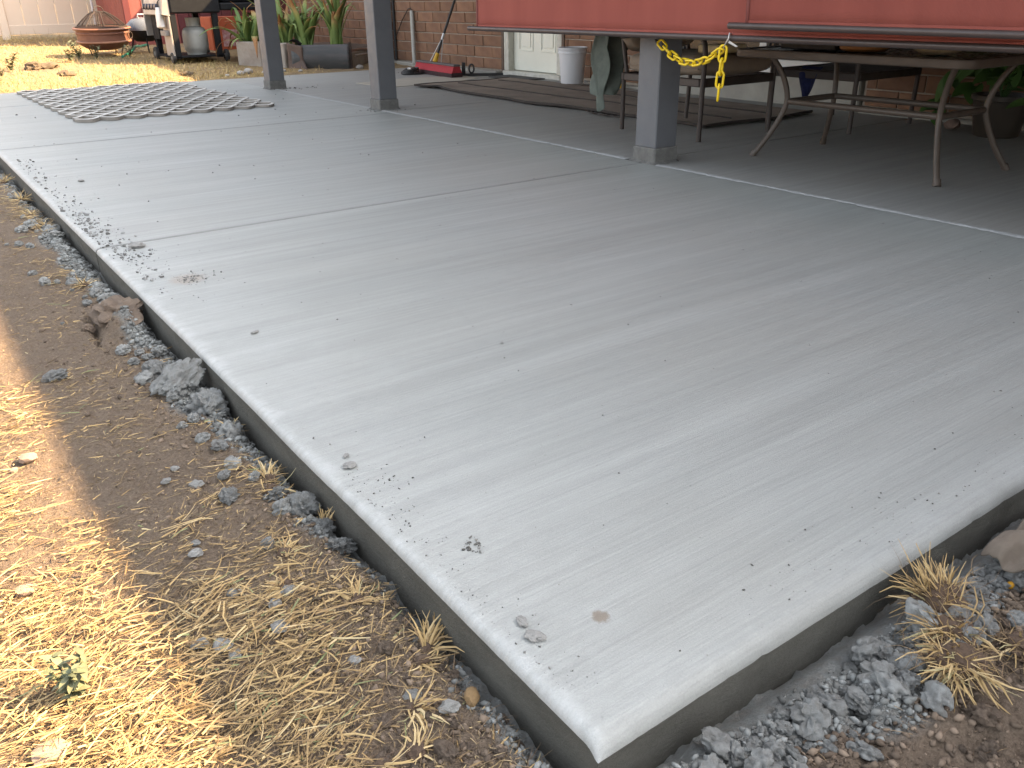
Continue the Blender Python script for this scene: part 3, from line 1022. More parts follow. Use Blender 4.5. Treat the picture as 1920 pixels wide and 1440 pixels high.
def chair(name, loc, rz, label, cushion=True):
    """faces -Y, origin on the floor below the seat centre"""
    t = empty(name, loc, rz, label, 'chair')
    w, d = 0.35, 0.385
    fm = M_darkmetal
    for s in (-1, 1):
        MB().tube(bez([(s * w, -d, 0), (s * w, -d, 0.3), (s * w, -d, 0.56), (s * w, -d + 0.03, 0.635), (s * w, -d + 0.10, 0.655)], 5), 0.0165, 10).build('leg', fm, t, smooth=50)
        MB().tube([(s * (w - .02), d, 0), (s * (w - .01), d - 0.01, 0.36)], 0.0165, 10).build('leg', fm, t, smooth=50)
        MB().tube(bez([(s * w, -d + 0.10, 0.655), (s * w, -0.1, 0.665), (s * w, 0.15, 0.66), (s * w, d + 0.02, 0.63)], 4), 0.019, 10, flat=0.7).build('armrest', fm, t, smooth=50)
    f = MB()
    f.cbox(-w - .01, w + .01, -d - .012, -d + 0.02, 0.34, 0.395, 0.006)
    f.cbox(-w - .01, w + .01, d - 0.03, d, 0.34, 0.395, 0.006)
    f.cbox(-w - .012, -w + .018, -d + 0.021, d - 0.031, 0.342, 0.393, 0.006)
    f.cbox(w - .018, w + .012, -d + 0.021, d - 0.031, 0.342, 0.393, 0.006)
    f.build('seat_frame', fm, t)
    b = MB()
    for s in (-1, 1):
        b.tube([(s * (w - 0.03), d - 0.02, 0.38), (s * (w - 0.03), d + 0.05, 0.7), (s * (w - 0.03), d + 0.14, 1.0)], 0.016, 10)
    b.tube([(-w + 0.03, d + 0.14, 1.0), (w - 0.03, d + 0.14, 1.0)], 0.016, 10)
    b.build('back_frame', fm, t, smooth=50)
    if cushion:
        def pillow(x0, x1, y0, y1, z0, z1, nm, M_=None):
            def fn(u, v):
                a, c = u * 2 * PI, (v - .5) * PI
                e = lambda q, p: math.copysign(abs(q) ** p, q)
                p = Vector(((x0 + x1) / 2 + (x1 - x0) / 2 * e(math.cos(a), .25) * e(math.cos(c), .3), (y0 + y1) / 2 + (y1 - y0) / 2 * e(math.sin(a), .25) * e(math.cos(c), .3),
                            (z0 + z1) / 2 + (z1 - z0) / 2 * e(math.sin(c), .6)))
                p.z += 0.006 * math.sin(9 * p.x + 7 * p.y)
                return M_ @ p if M_ else p
            return MB().grid(fn, 48, 16).build(nm, M_cushion, t, smooth=70)
        c = pillow(-w - .02, w + .02, -d - .015, d - .03, 0.397, 0.535, 'seat_cushion')
        MB().tube([(-w - .018, -d + .03, 0.452), (-w - .022, 0, 0.452), (-w - .018, d - .08, 0.452)], 0.005, 6).build('piping', M_cushion, c)
        pillow(-w + .0, w - .0, -0.06, 0.06, 0.0, 0.5, 'back_cushion', Matrix.Translation((0, d - 0.03, 0.535)) @ Matrix.Rotation(-0.25, 4, 'X'))
    else:
        MB().grid(lambda u, v: (-w + 2 * w * u, -d + 2 * d * v, 0.398 - 0.02 * math.sin(PI * v)), 8, 8).build('seat_sling', M_sling, t, smooth=60, solid=0.004)
        MB().grid(lambda u, v: ((w - .03) * (2 * u - 1), d + 0.0 + 0.13 * v, 0.42 + 0.57 * v), 8, 8).build('back_sling', M_sling, t, smooth=60, solid=0.004)
    return t
chair('patio_chair', (4.71, 4.36, 0), 0.0, 'patio chair with taupe cushions and a green towel over its back')
chair('patio_chair', (5.78, 3.90, 0), -PI / 2, 'dark patio chair without cushions behind the table, blue cloth on it', cushion=False)

def cloth(name, fn, nu, nv, mat, label, cat, th=0.006):
    o = MB().grid(fn, nu, nv).build(name, mat, None, smooth=70, solid=th)
    tag(o, label, cat)
    s = o.modifiers.new('sub', 'SUBSURF')
    s.levels = s.render_levels = 1
    return o
# green-grey towel hanging off the chair's back corner
def towel(u, v):
    z = 0.98 - 0.80 * v + 0.10 * v * (u - 0.35) * 2 + 0.05 * math.sin(u * 5) * v
    x = 4.25 + 0.36 * u * (1 - 0.55 * v * v) + 0.035 * math.sin(u * 8 + 1) + .03 * math.sin(v * 5)
    y = 4.98 - 0.10 * v + 0.060 * math.sin(u * 11 + v * 3.2) * (0.35 + v) + 0.02 * math.sin(u * 23 - v * 9) + .015 * math.sin(v * 14 + u * 5)
    if v < 0.12:
        y = 4.90
    return (x, y, z)
cloth('towel', towel, 26, 24, pm('green_grey_terry', (0.16, 0.185, 0.16), (0.105, 0.125, 0.108), 14, 0.95, 240, 0.004), 'grey-green towel hanging from the back of the cushioned chair', 'towel')
# blue cloth on the far chair
def bluecloth(u, v):
    w = 0.16 * (1 - v ** 1.6) + 0.012
    return (5.40 - 0.01 * math.sin(v * 6) - 0.012 * math.sin(u * 7), 3.98 - 0.02 * v - w * (u - 0.25), 0.42 - 0.25 * v + 0.02 * u * v) if v > 0.08 else (5.44, 3.98 - w * (u - .25), 0.415)
cloth('cloth', bluecloth, 10, 14, pm('navy_cloth', (0.012, 0.02, 0.085), (0.009, 0.014, 0.06), 14, 0.9), 'navy blue cloth hanging from the seat of the chair behind the table', 'cloth')
# cream board lying on the cushioned chair
o = MB().cbox(-0.15, 0.15, -0.09, 0.09, 0, 0.05, 0.008).build('cream_box', pm('cream_card', (0.62, 0.53, 0.33), (0.5, 0.42, 0.26), 8, 0.8))
o.location = (4.66, 4.10, 0.538)
o.rotation_euler = (0, 0, 0.1)
tag(o, 'small cream cardboard box on the seat of the cushioned chair', 'box')
# things on the table
def bowl(name, loc, prof, mat, label, cat, inner=None):
    t = empty(name, loc, 0, label, cat)
    MB().lathe(prof, 28).build('shell', mat, t, smooth=40)
    if inner:
        MB().lathe(inner[0], 24).build(inner[1], inner[2], t, smooth=50)
    return t
M_wood = pm('honey_wood', (0.36, 0.17, 0.05), (0.25, 0.11, 0.035), 8, 0.5, stretch=(1, 1, 6))
M_cream = pm('cream_glaze', (0.58, 0.50, 0.36), (0.5, 0.43, 0.3), 6, 0.35)
bowl('wooden_bowl', (4.33, 2.83, 0.608), [(0.0, 0.0), (0.105, 0.0), (0.125, 0.012), (0.132, 0.06), (0.13, 0.075), (0.122, 0.075), (0.118, 0.02), (0, 0.012)], M_wood, 'round honey-coloured wooden bowl on the patio table', 'bowl')
bowl('plate', (4.33, 2.42, 0.608), [(0.0, 0.0), (0.07, 0.0), (0.115, 0.022), (0.125, 0.03), (0.12, 0.036), (0.07, 0.012), (0, 0.01)], M_cream, 'cream plate heaped with dark red food on the patio table', 'plate',
     ([(0.0, 0.055), (0.05, 0.052), (0.09, 0.038), (0.105, 0.027), (0.0, 0.014)], 'red_food', pm('dark_red_food', (0.22, 0.02, 0.02), (0.12, 0.01, 0.012), 30, 0.5, 60, 0.004)))
t = empty('box', (4.50, 2.52, 0.608), 0.2, 'pale kraft box standing behind the plate on the patio table', 'box')
MB().cbox(-.06, .06, -.08, .08, 0, .1, .004).build('carton', pm('kraft_card', (.46, .38, .24), None, 6, .8), t)
t = empty('serving_tray', (4.36, 3.12, 0.608), 0.05, 'low black serving tray on the patio table beside the wooden bowl', 'tray')
MB().cbox(-.13, .13, -.16, .16, 0, .012, .004).build('tray_base', M_black, t)
mb = MB()
for (a, b_, c, d) in ((-.14, -.125, -.17, .17), (.125, .14, -.17, .17), (-.1249, .1249, -.17, -.155), (-.1249, .1249, .155, .17)):
    mb.cbox(a, b_, c, d, 0.001, .045, .004)
mb.build('tray_rim', M_black, t)

# ================================================================== ON THE OLD SLAB
M_rug = pm('dusty_brown_rug', (0.27, 0.215, 0.17), (0.165, 0.132, 0.105), 3.5, 0.95, 130, 0.004)
M_rugedge = pm('dark_rug_binding', (0.05, 0.04, 0.034), (0.035, 0.028, 0.024), 12, 0.95, 150, 0.004)
rug = empty('outdoor_rug', (5.55, 6.4, 0), label='dusty brown woven rug spread before the door and under the chair', cat='rug')
def rugz(x, y):
    return 0.010 + 0.006 * float(fbm(x * 1.6, y * 1.6, 3, 77)) + 0.006 * max(0, math.sin(y * 2.6 + x)) ** 6 + 0.03 * math.exp(-((x - 4.95) / .1) ** 2 - ((y - 8.2) / .14) ** 2) + 0.008
def rug_xy(u, v):
    x0 = 4.83 + 0.035 * math.sin(v * 9) + 0.02 * math.sin(v * 23)
    y = 4.36 + 4.22 * v + 0.03 * math.sin(u * 8)
    return x0 + (6.12 - x0) * u, y
MB().grid(lambda u, v: (rug_xy(u, v)[0] - 5.55, rug_xy(u, v)[1] - 6.4, rugz(*rug_xy(u, v))), 40, 110).build('pile', M_rug, rug, smooth=60, solid=0.008)
for uu in (0.0,):
    MB().tube([(rug_xy(uu, k / 90)[0] - 5.55, rug_xy(uu, k / 90)[1] - 6.4, rugz(*rug_xy(uu, k / 90)) + 0.001) for k in range(91)], 0.012, 6).build('binding', M_rugedge, rug, smooth=60)
for vv in (0.0, 1.0):
    MB().tube([(rug_xy(k / 30, vv)[0] - 5.55, rug_xy(k / 30, vv)[1] - 6.4, rugz(*rug_xy(k / 30, vv)) + 0.001) for k in range(31)], 0.011, 6).build('binding', M_rugedge, rug, smooth=60)
fr = MB()
for k in range(9):
    y0 = 5.3 + 0.35 * random.random()
    p0 = Vector((4.83 - 5.55, y0 - 6.4, 0.012))
    fr.tube(bez([p0, p0 + Vector((-0.05 - .05 * random.random(), -0.05, 0.004)), p0 + Vector((-0.10, -0.16 - 0.1 * random.random(), 0.004))], 4), 0.004, 5)
fr.build('frayed_yarn', M_rugedge, rug)
for (ca, cbb) in ((5.28, 0.0), (5.72, 0.1)):
    MB().tube([(ca - 5.55 + cbb * k / 40, 4.5 - 6.4 + 3.9 * k / 40, rugz(ca + cbb * k / 40, 4.5 + 3.9 * k / 40) + 0.006) for k in range(41)], 0.008, 5).build('ridge', M_rugedge, rug, smooth=60)

M_mat = pm('black_rubber_mat', (0.045, 0.045, 0.044), (0.065, 0.063, 0.06), 18, 0.8, 120, 0.004)
o = MB().cbox(6.10, 6.42, 8.30, 9.02, 0.001, 0.014, 0.004).build('door_mat', M_mat)
tag(o, 'thin black rubber mat on the concrete in front of the white door', 'mat')

# white bucket
t = empty('plastic_bucket', (6.20, 7.54, 0.025), label='tall white plastic bucket on the brown rug beside the door', cat='bucket')
M_bucket = pm('white_plastic', (0.72, 0.73, 0.75), (0.68, 0.69, 0.71), 3, 0.4)
MB().lathe([(0, 0.0), (0.118, 0.0), (0.122, 0.006), (0.148, 0.335), (0.146, 0.335), (0.120, 0.012), (0, 0.008)], 36).build('shell', M_bucket, t, smooth=40)
MB().lathe([(0.146, 0.30), (0.156, 0.302), (0.158, 0.312), (0.1565, 0.318), (0.1505, 0.32), (0.156, 0.345), (0.163, 0.355), (0.163, 0.362), (0.155, 0.364), (0.147, 0.355)], 36).build('rim', M_bucket, t, smooth=40)
o = MB().lathe([(0.0, -0.036)] + [(0.036 * math.cos(a), 0.036 * math.sin(a)) for a in np.linspace(-1.3, 1.3, 11)] + [(0.0, 0.036)], 20).build('ball', pm('yellow_foam', (.7, .42, .02), (.6, .34, .02), 8, .6), smooth=60)
o.location = (6.34, 6.90, 0.038)
tag(o, 'small yellow ball on the floor against the house wall', 'ball')

# push broom leaning on the wall
M_red = pm('red_bristle', (0.40, 0.018, 0.030), (0.30, 0.012, 0.022), 30, 0.7, 260, 0.004, stretch=(8, 8, 1))
bdir = Vector((-0.10, -1.0, 0)).normalized()
t = empty('push_broom', (5.83, 9.76, 0), math.atan2(bdir.y, bdir.x), 'red push broom with a black handle leaning on the brick wall', 'broom')
L = 0.56
blk = MB()
blk.cbox(-L, L, -0.045, 0.045, 0.128, 0.150, 0.006)
blk.build('head_block', pm('dark_broom_block', (.10, .09, .09), None, 10, .6), t)
br = MB()
def bristle(u, v):
    a = (v - .5) * 2
    flare = 0.05 + 0.016 * abs(a) 
    return ((2 * u - 1) * (L - 0.01) * (1 + 0.012 * abs(a)), 0, 0)
for side in (-1, 1):
    br.grid(lambda u, v: ((2 * u - 1) * (L - .008) , side * (0.042 + 0.03 * (1 - v) ** 1.5) + 0.002 * math.sin(u * 240), 0.052 + 0.076 * v), 120, 4)
for side in (-1, 1):
    br.grid(lambda u, v: (side * (L - .008), (2 * u - 1) * (0.042 + 0.03 * (1 - v) ** 1.5), 0.052 + 0.076 * v), 6, 4)
br.build('bristles', M_red, t, smooth=50)
b2 = MB()
for side in (-1, 1):
    b2.grid(lambda u, v: ((2 * u - 1) * (L - .006), side * (0.066 + 0.012 * (1 - v)) + 0.003 * math.sin(u * 300), 0.0 + 0.058 * v + 0.006 * (1 - v) * math.sin(u * 170)), 160, 3)
    b2.grid(lambda u, v: (side * (L - .006), (2 * u - 1) * (0.066 + 0.012 * (1 - v)), 0.0 + 0.058 * v), 6, 3)
b2.build('bristle_tips', pm('dark_bristle', (.05, .018, .02), (.03, .012, .014), 30, .8, 200, .004), t)
hb0, hb1 = Vector((-0.06, 0.0, 0.15)), Vector((-0.12, 0.63, 1.52))
hdr = (hb1 - hb0).normalized()
MB().tube([hb0, hb0 + hdr * 0.11], [0.032, 0.026], 14).build('socket', pm('yellow_socket', (.62, .36, .02), None, 8, .45), t, smooth=50)
hh = MB().tube([hb0 + hdr * 0.10, hb1], 0.0155, 12).build('handle', M_black, t, smooth=50)
MB().tube([hb0 + hdr * 0.28, hb0 + hdr * 0.36], 0.0172, 12).build('metal_sleeve', M_metal, hh, smooth=50)
MB().tube([hb0 + hdr * 0.86, hb0 + hdr * 0.95], 0.0166, 12).build('paper_label', pm('pink_label', (.6, .42, .48), None, 9, .6), hh, smooth=50)
for s in (-1, 1):
    MB().tube([hb0 + hdr * 0.33, hb0 + Vector((s * 0.16, 0.01, 0.0))], 0.005, 6).build('brace', M_metal, t)

# black hand clamp and a coil of strap
t = empty('bar_clamp', (6.0, 9.36, 0.0), -0.55, 'black metal bar clamp lying on the concrete between broom and door', 'clamp')
MB().cbox(-0.02, 0.46, -0.02, 0.02, 0.0, 0.03, 0.004).build('bar', M_black, t)
MB().cbox(-0.05, -0.005, -0.025, 0.025, 0.0, 0.16, 0.006).build('jaw', M_black, t)
MB().tube([(0.07 + 0.03 * math.cos(a), 0, 0.085 + 0.05 * math.sin(a)) for a in np.linspace(0, 2 * PI, 17)[:-1]], 0.011, 8, closed=True).build('grip', M_black, t, smooth=50)
t = empty('strap_coil', (5.62, 10.08, 0.0), 0.4, 'small coil of black strap with a bright buckle beside the broom', 'strap')
mb = MB()
for k in range(3):
    mb.tube([(0.13 * math.cos(a) * (1 - .12 * k), 0.10 * math.sin(a) * (1 - .1 * k) - .01 * k, 0.016 + 0.022 * k + .01 * math.sin(a + k)) for a in np.linspace(0, 2 * PI, 25)[:-1]], 0.015, 8, closed=True, flat=.6)
mb.tube([(-.05, -.1, .018), (.05, -.14, .014), (.17, -.12, .012)], 0.016, 8)
mb.build('webbing', M_black, t, smooth=50)
MB().cbox(-.05, .03, -.05, .01, .062, .085, .005).build('buckle', M_metal, t)

# scalloped mat lying on the new slab (overlapping wavy strips)
M_matw = pm('chalky_white_plastic', (0.60, 0.585, 0.55), (0.50, 0.485, 0.45), 9, 0.75, 60, 0.003)
M_matside = pm('dark_mat_edge', (0.27, 0.245, 0.215), (0.20, 0.18, 0.155), 9, 0.85)  # darker tone for the steep faces of the strips
mx0, mx1, my0, my1 = 1.26, 2.96, 7.86, 11.05
lat = empty('scalloped_mat', ((mx0 + mx1) / 2, (my0 + my1) / 2, 0), 0.012, 'chalky white openwork mat with scalloped edges lying on the slab', 'mat')
nrow, per = 20, 0.189
dy = (my1 - my0) / nrow
for k in range(nrow):
    w, ht = 0.066, 0.022
    stp_ = MB()
    n = 9 * 10
    off = (k % 2) * per / 2
    yc = my0 - (my0 + my1) / 2 + dy * k + 0.06
    xs_ = np.linspace(0, 9 * per - 1e-4, n + 1)
    for i, x in enumerate(xs_):
        ph = ((x + off) % per) / per
        y = yc + 0.05 - 0.105 * math.sin(PI * ph)
        X_ = x - 4.5 * per
        zt = 0.004 + ht + 0.003 * math.sin(7 * x + k)
        stp_.v += [(X_, y - w / 2, 0.002), (X_, y - w / 2 + .004, zt), (X_, y + w / 2 - .004, zt), (X_, y + w / 2, 0.002)]
    for i in range(n):
        for q in range(3):
            stp_.f.append((i * 4 + q, i * 4 + 4 + q, i * 4 + 5 + q, i * 4 + q + 1))
    stp_.f += [(0, 1, 2, 3), (n * 4 + 3, n * 4 + 2, n * 4 + 1, n * 4)]
    o = stp_.build('scalloped_strip', M_matw, lat)
    o.data.materials.append(M_matside)
    for pi, pf in enumerate(o.data.polygons):
        if abs(pf.normal.z) < 0.6:
            pf.material_index = 1
    o.location = (0, 0, 0.0009 * (k % 3))

# ================================================================== VINE IN A POT
M_vine = attr_ramp('vine_leaf', [(0.0, (0.035, 0.085, 0.02)), (0.6, (0.06, 0.13, 0.03)), (1.0, (0.10, 0.17, 0.045))], 0.55)
def leaf_mesh(nm, L, W, mat, val, heart=True):
    mb = MB()
    n = 7
    for i in range(n + 1):
        t = i / n
        w = W * (math.sin(PI * min(1, t * 0.9 + 0.1)) ** 0.7) * (1 - t * 0.45) if i < n else 0.0
        bz = -0.25 * L * t * t
        mb.v += [(-w, L * t - (0.12 * L if (heart and i == 0) else 0), bz + 0.25 * w), (0, L * t, bz), (w, L * t - (0.12 * L if (heart and i == 0) else 0), bz + 0.25 * w)]
    for i in range(n):
        for q in (0, 1):
            mb.f.append((i * 3 + q, i * 3 + q + 1, i * 3 + q + 4, i * 3 + q + 3))
    me = mb.mesh(nm, 60)
    a = me.attributes.new('rnd', 'FLOAT', 'POINT')
    a.data.foreach_set('value', [val] * len(me.vertices))
    me.materials.append(mat)
    return me
lv = [leaf_mesh('leaf', 0.11 + .03 * i, 0.05 + 0.012 * i, M_vine, 0.15 + 0.3 * i) for i in range(3)]
t = empty('potted_vine', (6.05, 2.88, 0), label='leafy green vine in a dark pot beside the brick wall, behind the table', cat='plant')
MB().lathe([(0, 0.0), (0.13, 0.0), (0.14, 0.01), (0.175, 0.23), (0.19, 0.235), (0.19, 0.265), (0.17, 0.265), (0.16, 0.22), (0, 0.215)], 30).build('pot', pm('dark_glazed_pot', (.035, .028, .022), (.05, .04, .03), 6, .4), t, smooth=40)
rv = random.Random(5)
stems = MB()
for s in range(13):
    a = rv.uniform(0, 2 * PI)
    ln = rv.uniform(0.35, 0.75)
    ex, ey = math.cos(a) * ln * 0.75, math.sin(a) * ln * 1.1 + 0.12
    ex = min(ex, 0.36)
    up_ = rv.uniform(0.25, 0.75)
    pts = bez([(0, 0, 0.22), (ex * .3, ey * .3, 0.22 + up_ * .8), (ex * .7, ey * .7, 0.22 + up_), (ex, ey, 0.22 + up_ * rv.uniform(-.2, .7))], 6)
    pts = [Vector((p.x, p.y, max(0.03, p.z))) for p in pts]
    stems.tube(pts, 0.004, 5)
    for p in pts[4::2]:
        for _ in range(2):
            inst('leaf', rv.choice(lv), t, p + Vector((rv.uniform(-.03, .03), rv.uniform(-.03, .03), 0)), (rv.uniform(-1.0, .4), rv.uniform(-.5, .5), rv.uniform(0, 6.3)), rv.uniform(.8, 1.3))
stems.build('stems', M_vine, t, smooth=60)

# ================================================================== YARD BEYOND THE SLAB
def G_(x, y):
    return float(gz(np.array([x]), np.array([y]))[0])
# ---- tan vinyl fence
M_fence = pm('tan_vinyl', (0.80, 0.66, 0.52), (0.76, 0.62, 0.48), 1.2, 0.5, rnd=0.04)
FY = 19.4
fz = G_(2.0, FY) 
fence = empty('vinyl_fence', (-3.0, FY, fz), label='tan vinyl privacy fence closing off the yard', cat='fence')
plk = MB().cbox(0.003, 0.297, 0.012, 0.034, 0.22, 1.72, 0.005).mesh('plank')
plk.materials.append(M_fence)
for sec in range(-3, 5):
    x0 = -0.12 + sec * 2.44 + 3.0 - 0.05
    MB().cbox(x0 - .065, x0 + .065, -0.04, 0.09, -0.06, 1.84, 0.008).build('fence_post', M_fence, fence)
    if sec == 4:
        break
    for nm, za, zb in (('bottom_rail', 0.07, 0.235), ('top_rail', 1.70, 1.80)):
        MB().cbox(x0 + .068, x0 + 2.44 - .068, -0.002, 0.05, za, zb, 0.006).build(nm, M_fence, fence)
    for k in range(8):
        inst('plank', plk, fence, (x0 + 0.07 + k * 0.2875, 0, 0), (0, 0, 0), (0.958, 1, 1))
# slim grey pole standing before the fence
o = MB().tube([(0, 0, -0.05), (0, 0, 1.9)], 0.022, 10).build('pole', pm('white_pole_paint', (.6, .6, .62), None, 5, .4), smooth=50)
o.location = (3.66, 18.4, G_(3.66, 18.4))
tag(o, 'slim pale metal pole rising behind the fire pit', 'pole')

# ---- red shed
M_redwood = pm('barn_red_boards', (0.25, 0.070, 0.055), (0.20, 0.052, 0.042), 3, 0.75, 30, 0.004, rnd=0.10, stretch=(6, 6, 1))
M_redshaded = pm('shaded_maroon_boards', (0.11, 0.020, 0.022), (0.08, 0.015, 0.018), 3, 0.7, 30, 0.004, rnd=0.1, stretch=(6, 6, 1))  # red boards in shade: their shade is put into this darker maroon
M_darkred = pm('dark_red_trim', (0.13, 0.022, 0.022), (0.10, 0.018, 0.018), 4, 0.7)
shz = 0.17
shed = empty('red_shed', (3.85, 16.9, shz), label='weathered red board shed standing behind the grill', cat='shed')
bd = MB().cbox(0.004, 0.196, 0, 0.03, 0.0, 2.25, 0.004).mesh('board')
bd.materials.append(M_redwood)
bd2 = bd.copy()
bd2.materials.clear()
bd2.materials.append(M_redshaded)
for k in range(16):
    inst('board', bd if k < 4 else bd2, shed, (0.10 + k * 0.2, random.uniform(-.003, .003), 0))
for k in range(10):
    inst('board', bd, shed, (0.03, 0.05 + k * 0.2, 0), (0, 0, PI / 2))
MB().cbox(-0.002, 0.098, -0.022, 0.022, -0.02, 2.27, 0.005).build('corner_trim', M_darkred, shed)
MB().box(0.05, 3.3, 0.06, 2.1, 0.0, 2.2).build('inner_wall', M_darkred, shed)
rfm = MB()
rfm.add([(-.2, -.2, 2.28), (3.5, -.2, 2.28), (3.5, 2.3, 2.28), (-.2, 2.3, 2.28), (-.2, 1.05, 2.9), (3.5, 1.05, 2.9)], [(0, 1, 5, 4), (2, 3, 4, 5), (0, 4, 3), (1, 2, 5), (3, 2, 1, 0)])
rfm.build('roof', M_roof, shed)
wt = MB().cbox(2.34, 2.44, -0.03, -0.004, 0.0, 2.2, 0.004)
wt.build('white_trim', pm('peeling_white_paint', (.62, .6, .56), (.2, .12, .1), 6, .7, stretch=(1, 1, .8)), shed)

# ---- copper fire pit
M_copper = pm('rusty_copper', (0.19, 0.080, 0.048), (0.13, 0.055, 0.036), 5, 0.6, 60, 0.003, metal=0.15)
M_copperlt = pm('worn_copper_rim', (0.27, 0.13, 0.075), (0.20, 0.09, 0.055), 8, 0.5, metal=0.2)
M_iron = pm('rusty_iron', (0.03, 0.021, 0.017), (0.045, 0.028, 0.02), 14, 0.75)
pz = G_(3.1, 15.2)
pit = empty('fire_pit', (3.1, 15.2, pz), 0.5, 'rusty copper fire pit bowl with a domed mesh lid', 'fire pit')
pit.rotation_euler = (math.radians(1.5), math.radians(-1.5), 0.5)
MB().lathe([(0.0, 0.10), (0.17, 0.105), (0.28, 0.135), (0.345, 0.185), (0.375, 0.215), (0.372, 0.24), (0.375, 0.33), (0.385, 0.335), (0.388, 0.35), (0.383, 0.365), (0.375, 0.37), (0.378, 0.395), (0.372, 0.395), (0.36, 0.25), (0.0, 0.15)], 44).build('bowl', M_copper, pit, smooth=40)
MB().lathe([(0.372, 0.21), (0.392, 0.212), (0.398, 0.225), (0.39, 0.242), (0.372, 0.245)], 44).build('lower_band', M_copperlt, pit, smooth=60)
MB().lathe([(0.372, 0.392), (0.41, 0.396), (0.42, 0.41), (0.41, 0.425), (0.385, 0.428), (0.37, 0.415)], 44).build('rim', M_copperlt, pit, smooth=60)
for k in range(4):
    a = k * PI / 2 + 0.3
    ca, sa = math.cos(a), math.sin(a)
    MB().tube([(0.33 * ca, 0.33 * sa, 0.19), (0.27 * ca, 0.27 * sa, 0.09), (0.24 * ca, 0.24 * sa, -0.02)], 0.009, 6).build('leg', M_iron, pit)
def dome(r):
    return 0.43 + 0.235 * (1 - min(1, r / 0.36) ** 1.7)
for k in range(8):
    a = k * PI / 4 + .2
    MB().tube([(r * math.cos(a), r * math.sin(a), dome(r)) for r in np.linspace(0.358, 0.08, 9)], 0.009, 6, flat=.6).build('lid_rib', M_iron, pit, smooth=50)
MB().lathe([(0.35, 0.425), (0.368, 0.427), (0.37, 0.445), (0.352, 0.447)], 40, close=True).build('lid_band', M_iron, pit, smooth=50)
mesh_m = MB()
for k in range(72):
    a = 2 * PI * k / 72
    mesh_m.tube([(r * math.cos(a), r * math.sin(a), dome(r) - .004) for r in np.linspace(0.356, 0.03, 7)], 0.0016, 3, cap=False)
for r in np.linspace(0.34, 0.04, 22):
    mesh_m.tube([(r * math.cos(a), r * math.sin(a), dome(r) - .004) for a in np.linspace(0, 2 * PI, 33)[:-1]], 0.0016, 3, closed=True)
mesh_m.build('lid_mesh', M_iron, pit)
MB().lathe([(0.0, dome(0.08) + 0.004), (0.085, dome(0.08) + 0.002), (0.085, dome(0.08) - 0.004)], 20).build('lid_cap', M_iron, pit, smooth=40)
MB().tube([(0.09 * math.cos(a), 0, dome(.08) + 0.075 * math.sin(a)) for a in np.linspace(0, PI, 13)], 0.007, 6).build('lid_handle', M_iron, pit, smooth=50)
MB().tube([(0.2 + 0.045 * math.cos(a), -0.355, 0.31 + 0.05 * math.sin(a)) for a in np.linspace(0, 2 * PI, 17)[:-1]], 0.006, 6, closed=True).build('ring_handle', M_iron, pit, smooth=50)

# ---- gas grill
M_grillblack = pm('black_grill_paint', (0.008, 0.009, 0.011), (0.012, 0.013, 0.015), 8, 0.75, spec=0.2)
M_steel = pm('dull_stainless', (0.46, 0.42, 0.38), (0.36, 0.33, 0.30), 4, 0.5, metal=0.35)
M_steel2 = pm('grey_side_panel', (0.24, 0.235, 0.225), (0.19, 0.185, 0.18), 6, 0.6, metal=0.2)
gz0 = G_(4.0, 13.9)
gr = empty('gas_grill', (4.0, 13.9, gz0), 0.0, 'black gas grill cart with steel front panel and propane shelf', 'grill')
for (x, y, nm) in ((-0.30, -0.46, 'leg'), (0.30, -0.46, 'leg'), (-0.30, 0.46, 'leg'), (0.30, 0.46, 'leg')):
    MB().cbox(x - .04, x + .04, y - .04, y + .04, 0.05, 0.648, 0.006).build('leg', M_grillblack, gr)
MB().cbox(-0.36, 0.36, -0.5, 0.5, 0.062, 0.088, 0.005).build('bottom_shelf', M_grillblack, gr)
MB().cbox(-0.33, 0.38, -0.52, 0.52, 0.65, 0.95, 0.02).build('firebox', M_grillblack, gr)
def lid(u, v):
    a = PI * v
    return (0.02 - 0.36 * math.cos(a), -0.52 + 1.04 * u, 0.952 + 0.26 * math.sin(a) ** 0.7)
ld = MB().grid(lid, 8, 16)
for e in (0.0, 1.0):
    n0 = len(ld.v)
    ld.v += [lid(e, k / 16) for k in range(17)]
    ld.f.append(tuple(range(n0, n0 + 17)) if e else tuple(range(n0 + 16, n0 - 1, -1)))
ld.build('lid', M_grillblack, gr, smooth=50)
cp = MB()
cp.add([(-0.44, -0.50, 0.64), (-0.335, -0.50, 0.62), (-0.335, -0.50, 0.90), (-0.40, -0.50, 0.90), (-0.44, 0.50, 0.64), (-0.335, 0.50, 0.62), (-0.335, 0.50, 0.90), (-0.40, 0.50, 0.90)],
       [(0, 1, 2, 3), (7, 6, 5, 4), (0, 3, 7, 4), (1, 5, 6, 2), (3, 2, 6, 7), (0, 4, 5, 1)])
cpo = cp.build('control_panel', M_steel, gr)
for k in range(5):
    y = -0.28 + k * 0.16
    MB().tube([(-0.425, y, 0.74), (-0.45, y, 0.745), (-0.475, y, 0.75)], [0.042, 0.04, 0.034], 16).build('knob', pm('blue_black_knob', (.03, .035, .06), None, 8, .35), cpo, smooth=40)
MB().cbox(-0.372, -0.345, -0.498, -0.16, 0.09, 0.618, 0.006).build('front_panel', M_steel, gr)
MB().cbox(-0.372, -0.345, 0.10, 0.42, 0.30, 0.618, 0.006).build('side_door', M_grillblack, gr)
MB().cbox(-0.43, -0.374, -0.46, -0.20, 0.36, 0.43, 0.006).build('grease_tray', M_steel2, gr)
MB().cbox(-0.42, -0.10, 0.58, 0.605, 0.34, 0.86, 0.006).build('folded_side_shelf', M_steel2, gr)
MB().box(-0.30, -0.22, 0.521, 0.579, 0.81, 0.85).build('shelf_bracket', M_grillblack, gr)
